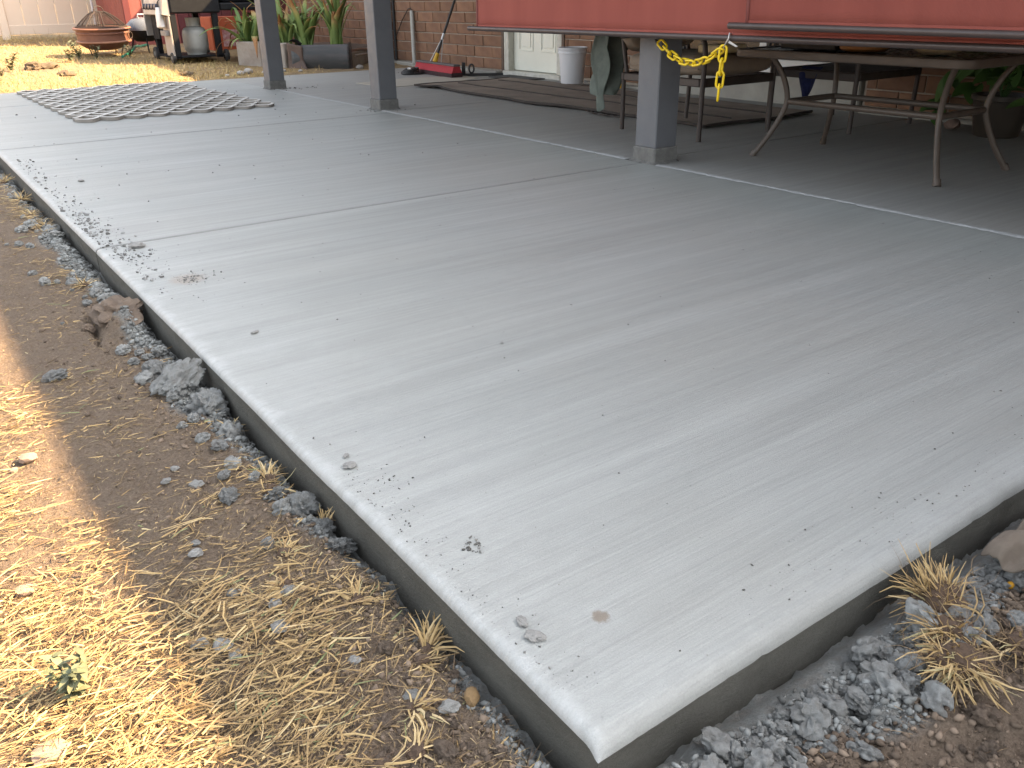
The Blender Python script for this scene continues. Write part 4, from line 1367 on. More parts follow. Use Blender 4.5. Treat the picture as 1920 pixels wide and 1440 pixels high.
for (x, y, r) in ((-0.365, 0.46, 0.10), (-0.365, -0.43, 0.075), (0.40, -0.46, 0.085), (0.40, 0.46, 0.085)):
    w_ = MB()
    pr = [(0.35, -0.02), (0.88, -0.026), (1.0, -0.018), (1.0, 0.018), (0.88, 0.026), (0.35, 0.02)]
    for (rr, q) in pr:
        for k in range(24):
            a = 2 * PI * k / 24
            w_.v.append((q, rr * r * math.cos(a), rr * r * math.sin(a)))
    for i in range(6):
        for k in range(24):
            w_.f.append((i * 24 + k, i * 24 + (k + 1) % 24, ((i + 1) % 6) * 24 + (k + 1) % 24, ((i + 1) % 6) * 24 + k))
    o = w_.build('wheel', M_black, gr, smooth=40)
    o.location = (x, y, r - 0.012)
    MB().tube([(-.028, 0, 0), (.028, 0, 0)], r * .33, 14).build('hub', M_steel2, o, smooth=40)
MB().cbox(0.39, 1.02, -0.50, 0.50, 0.68, 0.78, 0.015).build('side_shelf', M_grillblack, gr)
MB().cbox(0.45, 0.98, -0.42, 0.42, 0.782, 1.0, 0.03).build('side_burner_cover', M_grillblack, gr)
MB().cbox(0.94, 0.99, -0.46, -0.41, 0.0, 0.678, 0.005).build('shelf_leg', M_grillblack, gr)
# propane tank on the shelf
t = empty('propane_tank', (4.06, 13.72, gz0 + 0.089), label='dull silver propane tank standing on the grill shelf', cat='gas tank')
M_tank = pm('dull_silver_paint', (0.36, 0.37, 0.35), (0.29, 0.30, 0.285), 6, 0.55, metal=0.2)
MB().lathe([(0, 0.02), (0.13, 0.02), (0.135, 0.0), (0.145, 0.0), (0.145, 0.03), (0.168, 0.06), (0.178, 0.11), (0.178, 0.27), (0.17, 0.32), (0.145, 0.36), (0.09, 0.385), (0, 0.392)], 36).build('body', M_tank, t, smooth=40)
col_ = MB()
for k in range(20):
    a0_, a1_ = 0.5 + k * 0.27, 0.5 + (k + 1) * 0.27
    if k in (8, 9):
        continue
    col_.add([(0.10 * math.cos(a0_), 0.10 * math.sin(a0_), 0.385), (0.10 * math.cos(a1_), 0.10 * math.sin(a1_), 0.385), (0.105 * math.cos(a1_), 0.105 * math.sin(a1_), 0.50), (0.105 * math.cos(a0_), 0.105 * math.sin(a0_), 0.50)], [(0, 1, 2, 3)])
col_.build('collar', M_tank, t, solid=0.005)
MB().tube([(0, 0, 0.385), (0, 0, 0.45), (0, 0, 0.452), (0, 0, 0.48)], [0.02, 0.02, 0.032, 0.03], 12).build('valve', M_metal, t, smooth=40)
# white carrier bag hanging from the control panel
def bagf(u, v):
    a = u * 2 * PI
    r = (0.045 + 0.05 * math.sin(min(1, v * 1.15) * PI / 2)) * (1 + .12 * math.sin(3 * a + 4 * v))
    if v > 0.96:
        r *= .3
    return (r * 0.55 * math.cos(a), r * math.sin(a), 0.30 - 0.28 * v)
t = empty('carrier_bag', (3.555, 13.56, gz0 + 0.435), label='crumpled white carrier bag hanging on the front of the grill', cat='bag')
MB().grid(bagf, 22, 12).build('sack', pm('white_bag_film', (.72, .72, .71), (.62, .62, .61), 9, .45), t, smooth=60, solid=.002)
MB().tube([(0, -.04, .29), (.01, -.02, .37), (.03, .0, .40), (.01, .03, .36), (0, .04, .29)], 0.006, 6).build('strap', M_black, t)
# orange-red carton behind the grill
t = empty('carton', (5.05, 15.4, G_(5.05, 15.4)), 0.1, 'orange-red carton with a pale printed side behind the grill', 'box')
MB().cbox(-.30, .30, -.2, .2, 0, .52, .006).build('box_body', pm('orange_red_card', (.40, .085, .03), (.33, .07, .028), 4, .7), t)
MB().box(-.12, .2, -.205, -.2015, .06, .32).build('printed_label', pm('pale_pink_print', (.5, .36, .36), (.3, .08, .08), 18, .6), t)
# charcoal kettle grill between fire pit and grill
t = empty('kettle_grill', (3.78, 15.5, G_(3.78, 15.5)), 0, 'small dark kettle grill half hidden behind the gas grill', 'grill')
MB().lathe([(0, .16), (.13, .17), (.23, .25), (.255, .33), (.25, .335), (0, .33)], 30).build('kettle', M_grillblack, t, smooth=50)
MB().lathe([(.262, .336), (.262, .355), (.24, .43), (.16, .50), (.0, .53)], 30).build('lid', pm('grey_enamel', (.13, .145, .165), (.1, .11, .13), 5, .3), t, smooth=50)
MB().tube([(-.05, 0, .525), (-.05, 0, .57), (.05, 0, .57), (.05, 0, .525)], 0.012, 8).build('handle', M_metal, t)
for k in range(3):
    a = 2.1 * k + .4
    MB().tube([(.18 * math.cos(a), .18 * math.sin(a), .23), (.25 * math.cos(a), .25 * math.sin(a), 0)], 0.012, 8).build('leg', M_grillblack, t)
# green hose
hp = []
for k in range(40):
    s = k / 39
    x, y = 3.22 + 0.85 * s + .05 * math.sin(7 * s), 14.75 + 1.9 * s + .05 * math.sin(9 * s)
    hp.append((x - 3.22, y - 14.75, G_(x, y) - G_(3.22, 14.75) + 0.02 + .05 * math.sin(PI * s) ** 2))
o = MB().tube(hp, 0.018, 10).build('garden_hose', pm('green_hose', (.02, .20, .12), (.015, .16, .10), 8, .45), smooth=60)
o.location = (3.22, 14.75, G_(3.22, 14.75))
tag(o, 'length of green garden hose on dry grass beside the fire pit', 'hose')

# ---- planter bed with iris
M_block = pm('stained_concrete_block', (0.36, 0.335, 0.295), (0.25, 0.20, 0.165), 5, 0.85, 50, 0.004)
M_soil = pm('planter_soil', (0.14, 0.10, 0.07), (0.09, 0.065, 0.048), 12, 0.95, 50, 0.01)
pb0 = Vector((4.36, 12.86, 0))
pb = empty('planter_bed', (4.36, 12.86, 0.0), label='low planter bed walled by concrete blocks and a dark sheet panel', cat='planter')
def wall_seg(nm, a, b_, th, z0, z1, mat, c=0.012):
    a, b_ = Vector((*a, 0)) - pb0, Vector((*b_, 0)) - pb0
    d = b_ - a
    M_ = Matrix.Translation(a) @ Matrix.Rotation(math.atan2(d.y, d.x), 4, 'Z')
    return MB().cbox(0, d.length, 0, th, z0, z1, c, M_).build(nm, mat, pb)
wall_seg('concrete_block', (4.36, 12.86), (4.585, 12.52), 0.15, -0.05, 0.35, M_block)
wall_seg('concrete_block', (4.59, 12.515), (4.80, 12.17), 0.15, -0.05, 0.335, M_block)
# dark curved sheet panel
M_sheet = pm('dark_sheet_metal', (0.045, 0.055, 0.058), (0.085, 0.075, 0.075), 3.0, 0.5, 30, 0.003, stretch=(1, 1, 5))
def sheet(u, v):
    a, b_ = Vector((4.83, 11.98, 0)), Vector((5.50, 11.56, 0))
    p = a.lerp(b_, u) - pb0
    n = Vector((-0.53, -0.85, 0))
    p += n * (0.05 * math.sin(v * PI) + 0.01 * math.sin(u * 7))
    p.z = -0.03 + 0.345 * v
    return p
MB().grid(sheet, 20, 12).build('sheet_panel', M_sheet, pb, smooth=60, solid=0.012)
wall_seg('stake', (5.485, 11.545), (5.515, 11.525), 0.03, -0.05, 0.34, M_iron, 0.003)
wall_seg('end_board', (5.53, 11.60), (6.1, 12.2), 0.04, -0.05, 0.2, M_block, 0.004)
# brown rubber flap bent over the corner
M_flap = pm('brown_rubber_flap', (0.11, 0.07, 0.052), (0.08, 0.052, 0.04), 6, 0.65, 40, 0.003)
def flap(u, v):
    a, b_ = Vector((4.80, 12.03, 0)), Vector((4.95, 11.87, 0))
    p = a.lerp(b_, u) - pb0 + Vector((-0.05, -0.08, 0)) * (0.4 + 1.5 * max(0, .35 - v) * (0.4 + u))
    p += Vector((0.12, -0.10, 0)) * max(0, 0.4 - v) * 1.0 * u
    p.z = -0.01 + 0.36 * v - 0.05 * u * v * v
    return p
MB().grid(flap, 8, 14).build('rubber_flap', M_flap, pb, smooth=60, solid=0.018)
mb = MB().grid(lambda u, v: (0.12 * u - .02 + 4.84 - pb0.x, 12.0 - pb0.y - .1 * u + .1 * (v - .5), 0.38 + 0.02 * math.sin(u * 3) - .05 * u * u - .03 * v), 8, 4)
mb.build('flap_lip', M_grillblack, pb, smooth=60, solid=0.008)
so_ = MB().add([(4.40 - pb0.x, 12.95 - pb0.y, 0.24), (4.90 - pb0.x, 12.08 - pb0.y, 0.24), (5.55 - pb0.x, 11.66 - pb0.y, 0.24), (6.38 - pb0.x, 12.4 - pb0.y, 0.24), (6.38 - pb0.x, 14.0 - pb0.y, 0.24), (5.2 - pb0.x, 14.0 - pb0.y, 0.24)], [(0, 1, 2, 3, 4, 5)])
so_.build('soil', M_soil, pb)
sk = MB().add([(4.42 - pb0.x, 12.93 - pb0.y, -0.05), (5.2 - pb0.x, 13.995 - pb0.y, -0.05), (5.2 - pb0.x, 13.995 - pb0.y, 0.238), (4.42 - pb0.x, 12.93 - pb0.y, 0.238)], [(0, 1, 2, 3)])
sk.build('back_board', M_block, pb, solid=0.03)

M_iris = attr_ramp('iris_leaf', [(0.0, (0.085, 0.145, 0.04)), (0.38, (0.20, 0.28, 0.09)), (0.58, (0.27, 0.32, 0.10)), (0.75, (0.42, 0.33, 0.14)), (1.0, (0.30, 0.15, 0.06))], 0.5)
ri = random.Random(11)
def iris(x, y, n, hmax, spread, label, lean=0.0, dry=0.25):
    t = empty('iris_plant', (x, y, 0.235), 0, label, 'plant', 'iris plants in the planter bed')
    for k in range(n):
        L = hmax * ri.uniform(0.55, 1.0)
        az = lean + ri.uniform(-PI, PI)
        out = spread * ri.uniform(0.25, 1.5)
        droop = ri.random() < 0.35
        W = ri.uniform(0.026, 0.050)
        tone = ri.uniform(0.0, 0.42)
        deadf = 1.0 if ri.random() > dry else ri.uniform(0.25, 0.7)
        mb = MB()
        vals = []
        m = 11
        ca, sa = math.cos(az), math.sin(az)
        px_, pz_ = 0.0, 0.0
        ang = PI / 2 - 0.25 * out
        bx, by = ri.uniform(-.07, .07), ri.uniform(-.07, .07)
        fan = az + PI / 2 + ri.uniform(-.5, .5)
        for i in range(m + 1):
            s = i / m
            w = W * (1 - s ** 3) * (0.8 + 0.4 * math.sin(PI * s)) + 0.001
            wx_, wy_ = math.cos(fan) * w, math.sin(fan) * w
            cx_, cy_ = bx + ca * px_, by + sa * px_
            mb.v += [(cx_ - wx_, cy_ - wy_, pz_), (cx_ + ca * .004, cy_ + sa * .004, pz_), (cx_ + wx_, cy_ + wy_, pz_)]
            v_ = tone + (max(0, s - deadf) * 2.2 if deadf < 1 else max(0, s - .85))
            vals += [min(1, v_)] * 3
            px_ += math.cos(ang) * L / m
            pz_ += math.sin(ang) * L / m
            ang -= (0.10 * out + (0.62 if (droop and s > 0.55) else 0.02)) * (1.0 if ang > -1.2 else 0)
        for i in range(m):
            for q in (0, 1):
                mb.f.append((i * 3 + q, i * 3 + q + 1, i * 3 + q + 4, i * 3 + q + 3))
        o = mb.build('leaf', M_iris, t, smooth=60, solid=0.0025)
        a = o.data.attributes.new('rnd', 'FLOAT', 'POINT')
        a.data.foreach_set('value', vals)
    return t
iris(4.60, 12.95, 23, 0.85, 1.5, 'iris clump with drooping brown-tipped leaves above the stained concrete block', dry=.4)
iris(4.98, 12.55, 22, 1.05, 0.9, 'iris clump with broad yellow-green leaves above the brown flap', dry=.3)
iris(5.22, 12.35, 20, 0.95, 0.8, 'iris clump with many tan dead blades behind the dark sheet panel', dry=.8)
iris(5.55, 12.05, 23, 1.1, 0.5, 'tall upright iris clump at the stake end of the sheet panel', dry=.45)
iris(5.35, 12.85, 20, 1.0, 0.8, 'darker iris clump at the back of the bed near the brick wall', dry=.5)
iris(4.85, 13.25, 20, 0.9, 0.9, 'iris clump at the back of the bed on the shed side', dry=.4)

# pale stone, sticks and rubble beside the bed
def rock_mesh(nm, seed, sub=2, rough=0.35, flat=0.7, mat=None, ang=35, fine=0.0):
    import bmesh
    bm = bmesh.new()
    bmesh.ops.create_icosphere(bm, subdivisions=sub, radius=1.0)
    r = random.Random(seed)
    from mathutils import noise as mn
    off = Vector((r.uniform(-50, 50), r.uniform(-50, 50), r.uniform(-50, 50)))
    sx_, sy_, sz_ = r.uniform(.75, 1.2), r.uniform(.75, 1.2), flat * r.uniform(.8, 1.15)
    for v in bm.verts:
        p = v.co.copy()
        n1 = mn.noise(p * 1.1 + off)
        n2 = mn.noise(p * 2.6 + off)
        n3 = mn.noise(p * 6.0 + off)
        n4 = mn.noise(p * 13.0 + off)
        k = 1 + rough * (0.8 * n1 + 0.75 * n2 + (0.35 * n3 if rough < .6 else 0.30 * (0.3 - abs(n3)) + 0.12 * n4))
        k = min(k, 1.0 + 0.28 * rough)
        if fine:
            k += fine * (0.5 - abs(mn.noise(p * 9.0 + off)) * 1.6 + 0.6 * mn.noise(p * 21.0 + off) + 0.35 * mn.noise(p * 40.0 + off))
        v.co = Vector((p.x * k * sx_, p.y * k * sy_, p.z * k * sz_))
    me = bpy.data.meshes.new(nm)
    bm.to_mesh(me)
    bm.free()
    smooth_angle(me, ang)
    if mat:
        me.materials.append(mat)
    return me
M_stone = pm('pale_stone', (0.40, 0.38, 0.35), (0.30, 0.28, 0.25), 4, 0.85, 30, 0.003, rnd=.15)
stone_me = [rock_mesh('stone', 200 + i, 2, 0.25, 0.65, M_stone) for i in range(4)]
def stone(x, y, s, label, group=None, me=None, cat='stone', sink=0.25, z=None):
    o = inst('stone', me or random.choice(stone_me), None, (x, y, (G_(x, y) if z is None else z) + s * (0.65 - sink)), (0, 0, random.uniform(0, 6)), s)
    return tag(o, label, cat, group)
stone(5.62, 11.52, 0.055, 'round pale green-grey stone at the end of the dark sheet panel')
o = stone(6.12, 3.22, 0.06, 'dull stone on the floor beside the dark pot', me=rock_mesh('stone', 260, 2, 0.3, 0.6, pm('dull_pink_stone', (.22, .15, .12), None, 4, .9)), z=0.012)
for (x, y, s) in ((3.95, 11.62, .05), (4.1, 11.75, .07), (3.75, 11.55, .035), (4.3, 11.7, .04), (4.55, 11.62, .035), (4.75, 11.55, .03), (4.45, 11.85, .05)):
    stone(x, y, s, 'small pale stone in the strip between the slab end and the planter bed', 'stones by the planter bed')
M_stick = pm('grey_stick', (.24, .19, .15), None, 20, .9)
o = MB().tube([(0, 0, 0.02), (.4, .25, .03), (.85, .55, .05)], [.016, .014, .01], 7).build('stick', M_stick, smooth=60)
o.location = (5.62, 11.62, 0.14)
tag(o, 'weathered stick lying at the end of the planter bed by the wall', 'stick')
# dry clumps of uprooted turf on the lawn
M_turf = pm('dry_turf_clump', (0.10, 0.075, 0.05), (0.16, 0.115, 0.065), 40, 0.95, 60, 0.006)
for (x, y, s, lb) in ((1.85, 13.7, .12, 'dark clump of uprooted turf, smaller of the pair on the lawn'), (2.03, 13.75, .15, 'dark clump of uprooted turf, larger of the pair on the lawn'),
                      (2.06, 12.7, .11, 'dark clump of turf lying alone on the lawn near the mat'), (3.35, 11.95, .08, 'small dark clump of turf beside the slab end')):
    o = inst('turf_clump', rock_mesh('turf_clump', int(s * 1000), 3, 0.6, 0.5, M_turf), None, (x, y, G_(x, y) + s * .2), (0, 0, s * 40), s)
    tag(o, lb, 'turf clump')

# ================================================================== CLODS, STONES, CRUMBS
M_clod = pm('grey_cement_clod', (0.355, 0.366, 0.355), (0.20, 0.195, 0.18), 1.3, 0.92, 14, 0.005, rnd=0.16)
M_browncl = pm('brown_soil_clod', (0.215, 0.16, 0.115), (0.13, 0.095, 0.07), 1.7, 0.95, 14, 0.006, rnd=0.18)
clod_me = [rock_mesh('clod', 300 + i, 4, 0.8, 0.78, M_clod, 60, 0.10) for i in range(12)]
brown_me = [rock_mesh('clod', 340 + i, 4, 0.8, 0.75, M_browncl, 60, 0.12) for i in range(6)]
M_lump = pm('craggy_cement', (0.30, 0.312, 0.305), (0.175, 0.172, 0.16), 2.5, 0.95, 20, 0.006)
lump_me = [rock_mesh('lump', 380 + i, 5, 0.8, 0.7, M_lump, 70, 0.16) for i in range(5)]
rc_ = random.Random(21)
placed = []
def clod(x, y, s, label, group, me, sink=0.3, name='clod', cat='clod', lift=0.0):
    o = inst(name, me, None, (x, y, G_(x, y) + s * (0.7 - sink) + lift), (rc_.uniform(-.5, .5), rc_.uniform(-.5, .5), rc_.uniform(0, 6.28)), (s * rc_.uniform(.85, 1.2), s * rc_.uniform(.85, 1.2), s * rc_.uniform(.8, 1.1)))
    return tag(o, label, cat, group)
LB1 = 'lumpy grey cement clod in the heap along the short edge of the slab'
GR1 = 'grey clods heaped along the short slab edge'
n = 0
while n < 125:
    x = rc_.uniform(0.60, 1.62)
    cen = 0.485 - 0.02 * (x - 1)
    y = rc_.gauss(cen, 0.035)
    if y > 0.545 + 0.02 * (1 - min(1, abs(x - .62) * 5)) or y < 0.36:
        continue
    s = min(0.034, abs(rc_.gauss(0.008, 0.0075)) + 0.0055)
    if any((x - a) ** 2 + (y - b) ** 2 < (0.62 * (s + c)) ** 2 for a, b, c in placed):
        continue
    if y + s > 0.575:
        continue
    placed.append((x, y, s))
    clod(x, y, s, LB1, GR1, rc_.choice(clod_me), 0.25)
    n += 1
LB2 = 'grey cement clod lying in the gap along the long edge of the slab'
GR2 = 'grey clods along the long slab edge'
n = 0
tries = 0
while n < 95 and tries < 9000:
    tries += 1
    y = rc_.choice([rc_.uniform(3.0, 4.9), rc_.uniform(3.2, 4.6), rc_.uniform(1.45, 2.75), rc_.uniform(1.35, 2.6), rc_.uniform(4.9, 7.0)])
    wide = 0.05 + 0.07 * math.exp(-((y - 3.8) / .7) ** 2) + 0.05 * math.exp(-((y - 2.3) / .3) ** 2)
    x = SX - 0.03 - abs(rc_.gauss(0, wide))
    s = min(0.032, abs(rc_.gauss(0.007, 0.007)) + 0.005)
    if x + s > SX - 0.004 or any((x - a) ** 2 + (y - b) ** 2 < (0.62 * (s + c)) ** 2 for a, b, c in placed):
        continue
    placed.append((x, y, s))
    clod(x, y, s, LB2, GR2, rc_.choice(clod_me), 0.3)
    n += 1
# the big lumps one can point out
for (x, y, s, lb) in ((0.475, 2.26, 0.052, 'largest craggy grey cement lump beside the long edge of the slab'),
                      (0.505, 2.10, 0.046, 'craggy grey cement lump leaning on the largest lump, with straw caught on it'),
                      (0.452, 2.40, 0.034, 'grey cement lump at the upper end of the largest lump'),
                      (0.213, 2.56, 0.026, 'single pale grey cement lump lying out on the bare dirt'),
                      (0.522, 1.335, 0.024, 'grey cement lump pressed to the slab side where the straw begins'),
                      (0.520, 1.415, 0.021, 'smaller grey cement lump beside the one pressed to the slab side'),
                      (0.515, 1.50, 0.026, 'dark rounded cement lump stuck to the slab side'),
                      (0.485, 1.575, 0.022, 'grey-green cement lump below a straw tuft'),
                      (0.40, 1.62, 0.018, 'flat grey-green clod half buried under straw')):
    clod(x, y, s, lb, None, rc_.choice(lump_me), 0.35)
o = clod(0.478, 2.95, 0.06, 'big brown block of lifted soil split off beside the long slab edge', None, brown_me[0], 0.7)
o.scale = (0.062, 0.135, 0.05)
o.rotation_euler = (0.05, -0.12, 0.08)
clod(0.375, 2.93, 0.02, 'round brown clod lying in the soil crack', None, brown_me[1], 0.3)
LB3 = 'brown soil clod among the dug earth beyond the grey heap'
for k in range(70):
    x = rc_.uniform(0.78, 1.62)
    y = rc_.uniform(0.18, 0.44)
    s = min(0.024, abs(rc_.gauss(0.006, 0.006)) + 0.004)
    if y > 0.42 and x < 1.15:
        continue
    clod(x, y, s, LB3, 'brown clods of dug earth', rc_.choice(brown_me), 0.35)
for k in range(26):
    x = rc_.uniform(0.34, 0.54)
    y = rc_.uniform(0.66, 1.05)
    clod(x, y, min(0.02, abs(rc_.gauss(0.006, 0.005)) + 0.004), 'brown soil clod on the dug earth near the slab corner', 'brown clods near the slab corner', rc_.choice(brown_me), 0.35)
# stones in the straw
M_flint = pm('grey_gravel_stone', (0.30, 0.30, 0.285), (0.22, 0.215, 0.20), 2, 0.75, 12, 0.003, rnd=.2)
flint = [rock_mesh('stone', 400 + i, 2, 0.55, 0.5, M_flint, 14) for i in range(5)]
for k, (x, y, s) in enumerate(((0.235, 1.17, .017), (0.21, 1.20, .012), (0.245, 1.135, .013), (0.33, 1.155, .014), (0.345, 1.22, .014), (0.38, 1.245, .014), (0.20, 1.20, .009), (0.40, 1.02, .011),
                               (0.44, 0.90, .012), (0.47, 0.84, .016), (0.30, 1.30, .013), (0.28, 1.46, .013), (0.29, 1.50, .010), (0.36, 1.72, .014), (0.31, 1.78, .012), (0.34, 1.82, .010))):
    stone(x, y, s, 'small grey stone lying in the straw beside the long slab edge', 'grey stones in the straw', flint[k % 5], sink=.2)
M_pinkst = pm('pinkish_stone', (0.29, 0.22, 0.17), (0.24, 0.18, 0.14), 3, 0.85, 12, 0.001)
pk = [rock_mesh('stone', 420 + i, 2, 0.28, 0.5, M_pinkst, 35) for i in range(3)]
for (x, y, s, lb) in ((0.075, 2.06, .022, 'pinkish stone half sunk in the sunlit dirt, far from the white rock'), (-0.005, 1.53, .020, 'rounded brown stone in the sunlit dirt beside the straw'),
                      (-0.035, 1.10, .024, 'flat whitish rock in the sunlit straw below the green weed'), (0.04, 2.04, .012, 'small pale stone beside the pinkish stone in sunlit dirt')):
    stone(x, y, s, lb, None, random.choice(pk), sink=.25)
o = inst('stone', flint[1], None, (0.508, 0.835, G_(0.508, 0.835) + .012), (0, 0, 1), .017)
o.data = rock_mesh('stone', 431, 2, .3, .6, pm('ochre_stone', (.22, .14, .06), (.16, .10, .045), 2, .8, 10, .001), 35)
tag(o, 'ochre yellow stone beside the slab near its corner', 'stone')
o = inst('bead', rock_mesh('bead', 432, 2, .05, 1.0, pm('orange_bead', (.6, .3, .02), None, 6, .5), 60), None, (1.415, 0.478, G_(1.415, .478) + .006), (0, 0, 0), .007)
tag(o, 'tiny orange ball on the soil below the brown cloth', 'ball')

# ---- crumbs: one scattered mass on the concrete, one on the soil
def crumb_cloud(name, P, S, mat, label, cat):
    k = len(P)
    g = (1 + 5 ** .5) / 2
    base = np.array([(-1, g, 0), (1, g, 0), (-1, -g, 0), (1, -g, 0), (0, -1, g), (0, 1, g), (0, -1, -g), (0, 1, -g), (g, 0, -1), (g, 0, 1), (-g, 0, -1), (-g, 0, 1)], float) / 1.9
    base[:, 2] *= .8
    fac = np.array([(0, 11, 5), (0, 5, 1), (0, 1, 7), (0, 7, 10), (0, 10, 11), (1, 5, 9), (5, 11, 4), (11, 10, 2), (10, 7, 6), (7, 1, 8), (3, 9, 4), (3, 4, 2), (3, 2, 6), (3, 6, 8), (3, 8, 9), (4, 9, 5), (2, 4, 11), (6, 2, 10), (8, 6, 7), (9, 8, 1)])
    J = RNG.uniform(.6, 1.3, (k, 12, 1))
    a = RNG.uniform(0, 6.28, k)
    st = RNG.uniform(.6, 1.5, k)
    B = base[None] * J
    B = np.stack([B[:, :, 0] * st[:, None], B[:, :, 1] / st[:, None], B[:, :, 2]], 2)
    ca, sa = np.cos(a)[:, None], np.sin(a)[:, None]
    B = np.stack([B[:, :, 0] * ca - B[:, :, 1] * sa, B[:, :, 0] * sa + B[:, :, 1] * ca, B[:, :, 2]], 2)
    V = (B * S[:, None, None] + P[:, None, :]).reshape(-1, 3)
    F = (fac[None] + (np.arange(k) * 12)[:, None, None]).reshape(-1, 3)
    o = np_mesh(name, V, F, mat, attrs={'rnd': np.repeat(RNG.uniform(0, 1, k), 12)})
    return tag(o, label, cat, kind='stuff')
pts, ssz = [], []
def sprinkle(n, fx, fy, s0, s1):
    for _ in range(n):
        pts.append((fx(), fy()))
        ssz.append(s0 + (s1 - s0) * rc_.random() ** 3)
U, Gs = rc_.uniform, rc_.gauss
sprinkle(400, lambda: U(SX + .03, 3.5), lambda: U(SY + .03, 3.6), .0007, .0026)
sprinkle(160, lambda: U(SX + .03, 3.5), lambda: U(3.6, 7.5), .001, .0045)
sprinkle(90, lambda: U(SX + .03, 6.2), lambda: U(7, 11), .002, .008)
sprinkle(230, lambda: SX + .02 + abs(Gs(0, .06)), lambda: Gs(4.1, .33), .002, .009)      # mortar spill on the far edge
sprinkle(160, lambda: SX + .05 + abs(Gs(0, .06)), lambda: Gs(3.45, .2), .0015, .007)
sprinkle(120, lambda: .70 + abs(Gs(0, .07)), lambda: Gs(3.02, .035), .001, .005)
sprinkle(90, lambda: SX + .04 + abs(Gs(0, .05)), lambda: U(4.6, 6.2), .002, .008)
sprinkle(170, lambda: SX + .022 + abs(Gs(0, .035)), lambda: U(.7, 1.5), .0006, .0022)
sprinkle(36, lambda: Gs(.665, .012), lambda: Gs(1.075, .012), .0008, .0042)
sprinkle(22, lambda: Gs(.66, .02), lambda: Gs(1.37, .03), .0008, .003)
sprinkle(120, lambda: U(1.0, 2.0), lambda: SY + .03 + abs(Gs(0, .07)), .0006, .0024)
sprinkle(60, lambda: Gs(3.55, .1), lambda: Gs(6.93, .1), .002, .007)
sprinkle(40, lambda: Gs(3.75, .14), lambda: Gs(9.4, .08), .003, .01)
PP, SS = np.array(pts), np.array(ssz)
isp = (PP[:, 1] > 2.8) & (PP[:, 1] < 5.2) & (PP[:, 0] < 0.95)
spill = (PP[isp], SS[isp])
pts, ssz = PP[~isp].tolist(), SS[~isp].tolist()
PP = np.array(pts)
SS = np.array(ssz)
ok = (PP[:, 0] > SX + .018) & (PP[:, 1] > SY + .02) & (PP[:, 0] < 6.3)
PP, SS = PP[ok], SS[ok]
crumb_cloud('concrete_crumbs', np.column_stack([PP, SS * .35 + .0005]), SS,
            attr_ramp('crumb_grey', [(0, (.075, .07, .062)), (.6, (.16, .16, .15)), (1, (.27, .255, .23))], .9), 'dark crumbs of mortar and grit scattered over the slab', 'crumbs')
PS, S2 = spill
ok = PS[:, 0] > SX + .014
crumb_cloud('mortar_spill', np.column_stack([PS[ok], S2[ok] * .25 + .0005]), S2[ok],
            attr_ramp('spill_grey', [(0, (.10, .098, .09)), (.5, (.20, .20, .192)), (1, (.31, .31, .30))], .95), 'grey mortar crumbs spilled along the edge of the slab', 'mortar')
# crumbly soil
k = 36000
h3 = k // 3
x = np.concatenate([RNG.uniform(.58, 1.75, h3), SX - .02 - np.abs(RNG.normal(0, .14, h3)), RNG.uniform(.6, 1.65, k - 2 * h3)])
y = np.concatenate([RNG.uniform(.14, .56, h3), RNG.uniform(.42, 1, h3) ** -1.9 * 0.62, RNG.normal(.475, .04, k - 2 * h3)])
cm = clay_mask(x, y)
dd, _ = slab_dist(x, y)
S_ = .0009 + .0070 * RNG.random(k) ** 4
keep = (dd > .012) & ((RNG.random(k) < np.where(y > .6, .32, .45) + .5 * cm)) & (y < 6.5) & (y < .56 + 9 * (x < SX))
# keep the sandy strip along the short edge clear
keep &= ~((y < SY) & (x > .8) & (dd < .055) & (RNG.random(k) < .93))
x, y, S_, cm = x[keep], y[keep], S_[keep], cm[keep]
ke = 14000
xe = SX - .012 - np.abs(RNG.normal(0, .055, ke))
ye = np.concatenate([RNG.normal(3.85, .55, ke // 2), RNG.uniform(1.35, 2.8, ke // 4), RNG.uniform(2.6, 6.0, ke - ke // 2 - ke // 4)])
ce = clay_mask(xe, ye)
kk = (RNG.random(ke) < ce * 1.1) & (ye > 1.2)
x, y, cm = np.concatenate([x, xe[kk]]), np.concatenate([y, ye[kk]]), np.concatenate([cm, np.ones(kk.sum())])
S_ = np.concatenate([S_, .0015 + .0085 * RNG.random(kk.sum()) ** 3])
P = np.column_stack([x, y, gz(x, y) + S_ * .3])
g_ = cm > RNG.random(len(x))
crumb_cloud('grey_crumbs', P[g_], S_[g_], attr_ramp('crumb_clay', [(0, (.11, .108, .10)), (.6, (.20, .205, .195)), (1, (.30, .31, .30))], .95), 'fine grey cement rubble along the slab edges', 'rubble')
crumb_cloud('soil_crumbs', P[~g_], S_[~g_], attr_ramp('crumb_soil', [(0, (.075, .056, .042)), (.6, (.15, .113, .083)), (1, (.25, .19, .14))], .95), 'fine brown soil crumbs on the bare ground', 'soil')

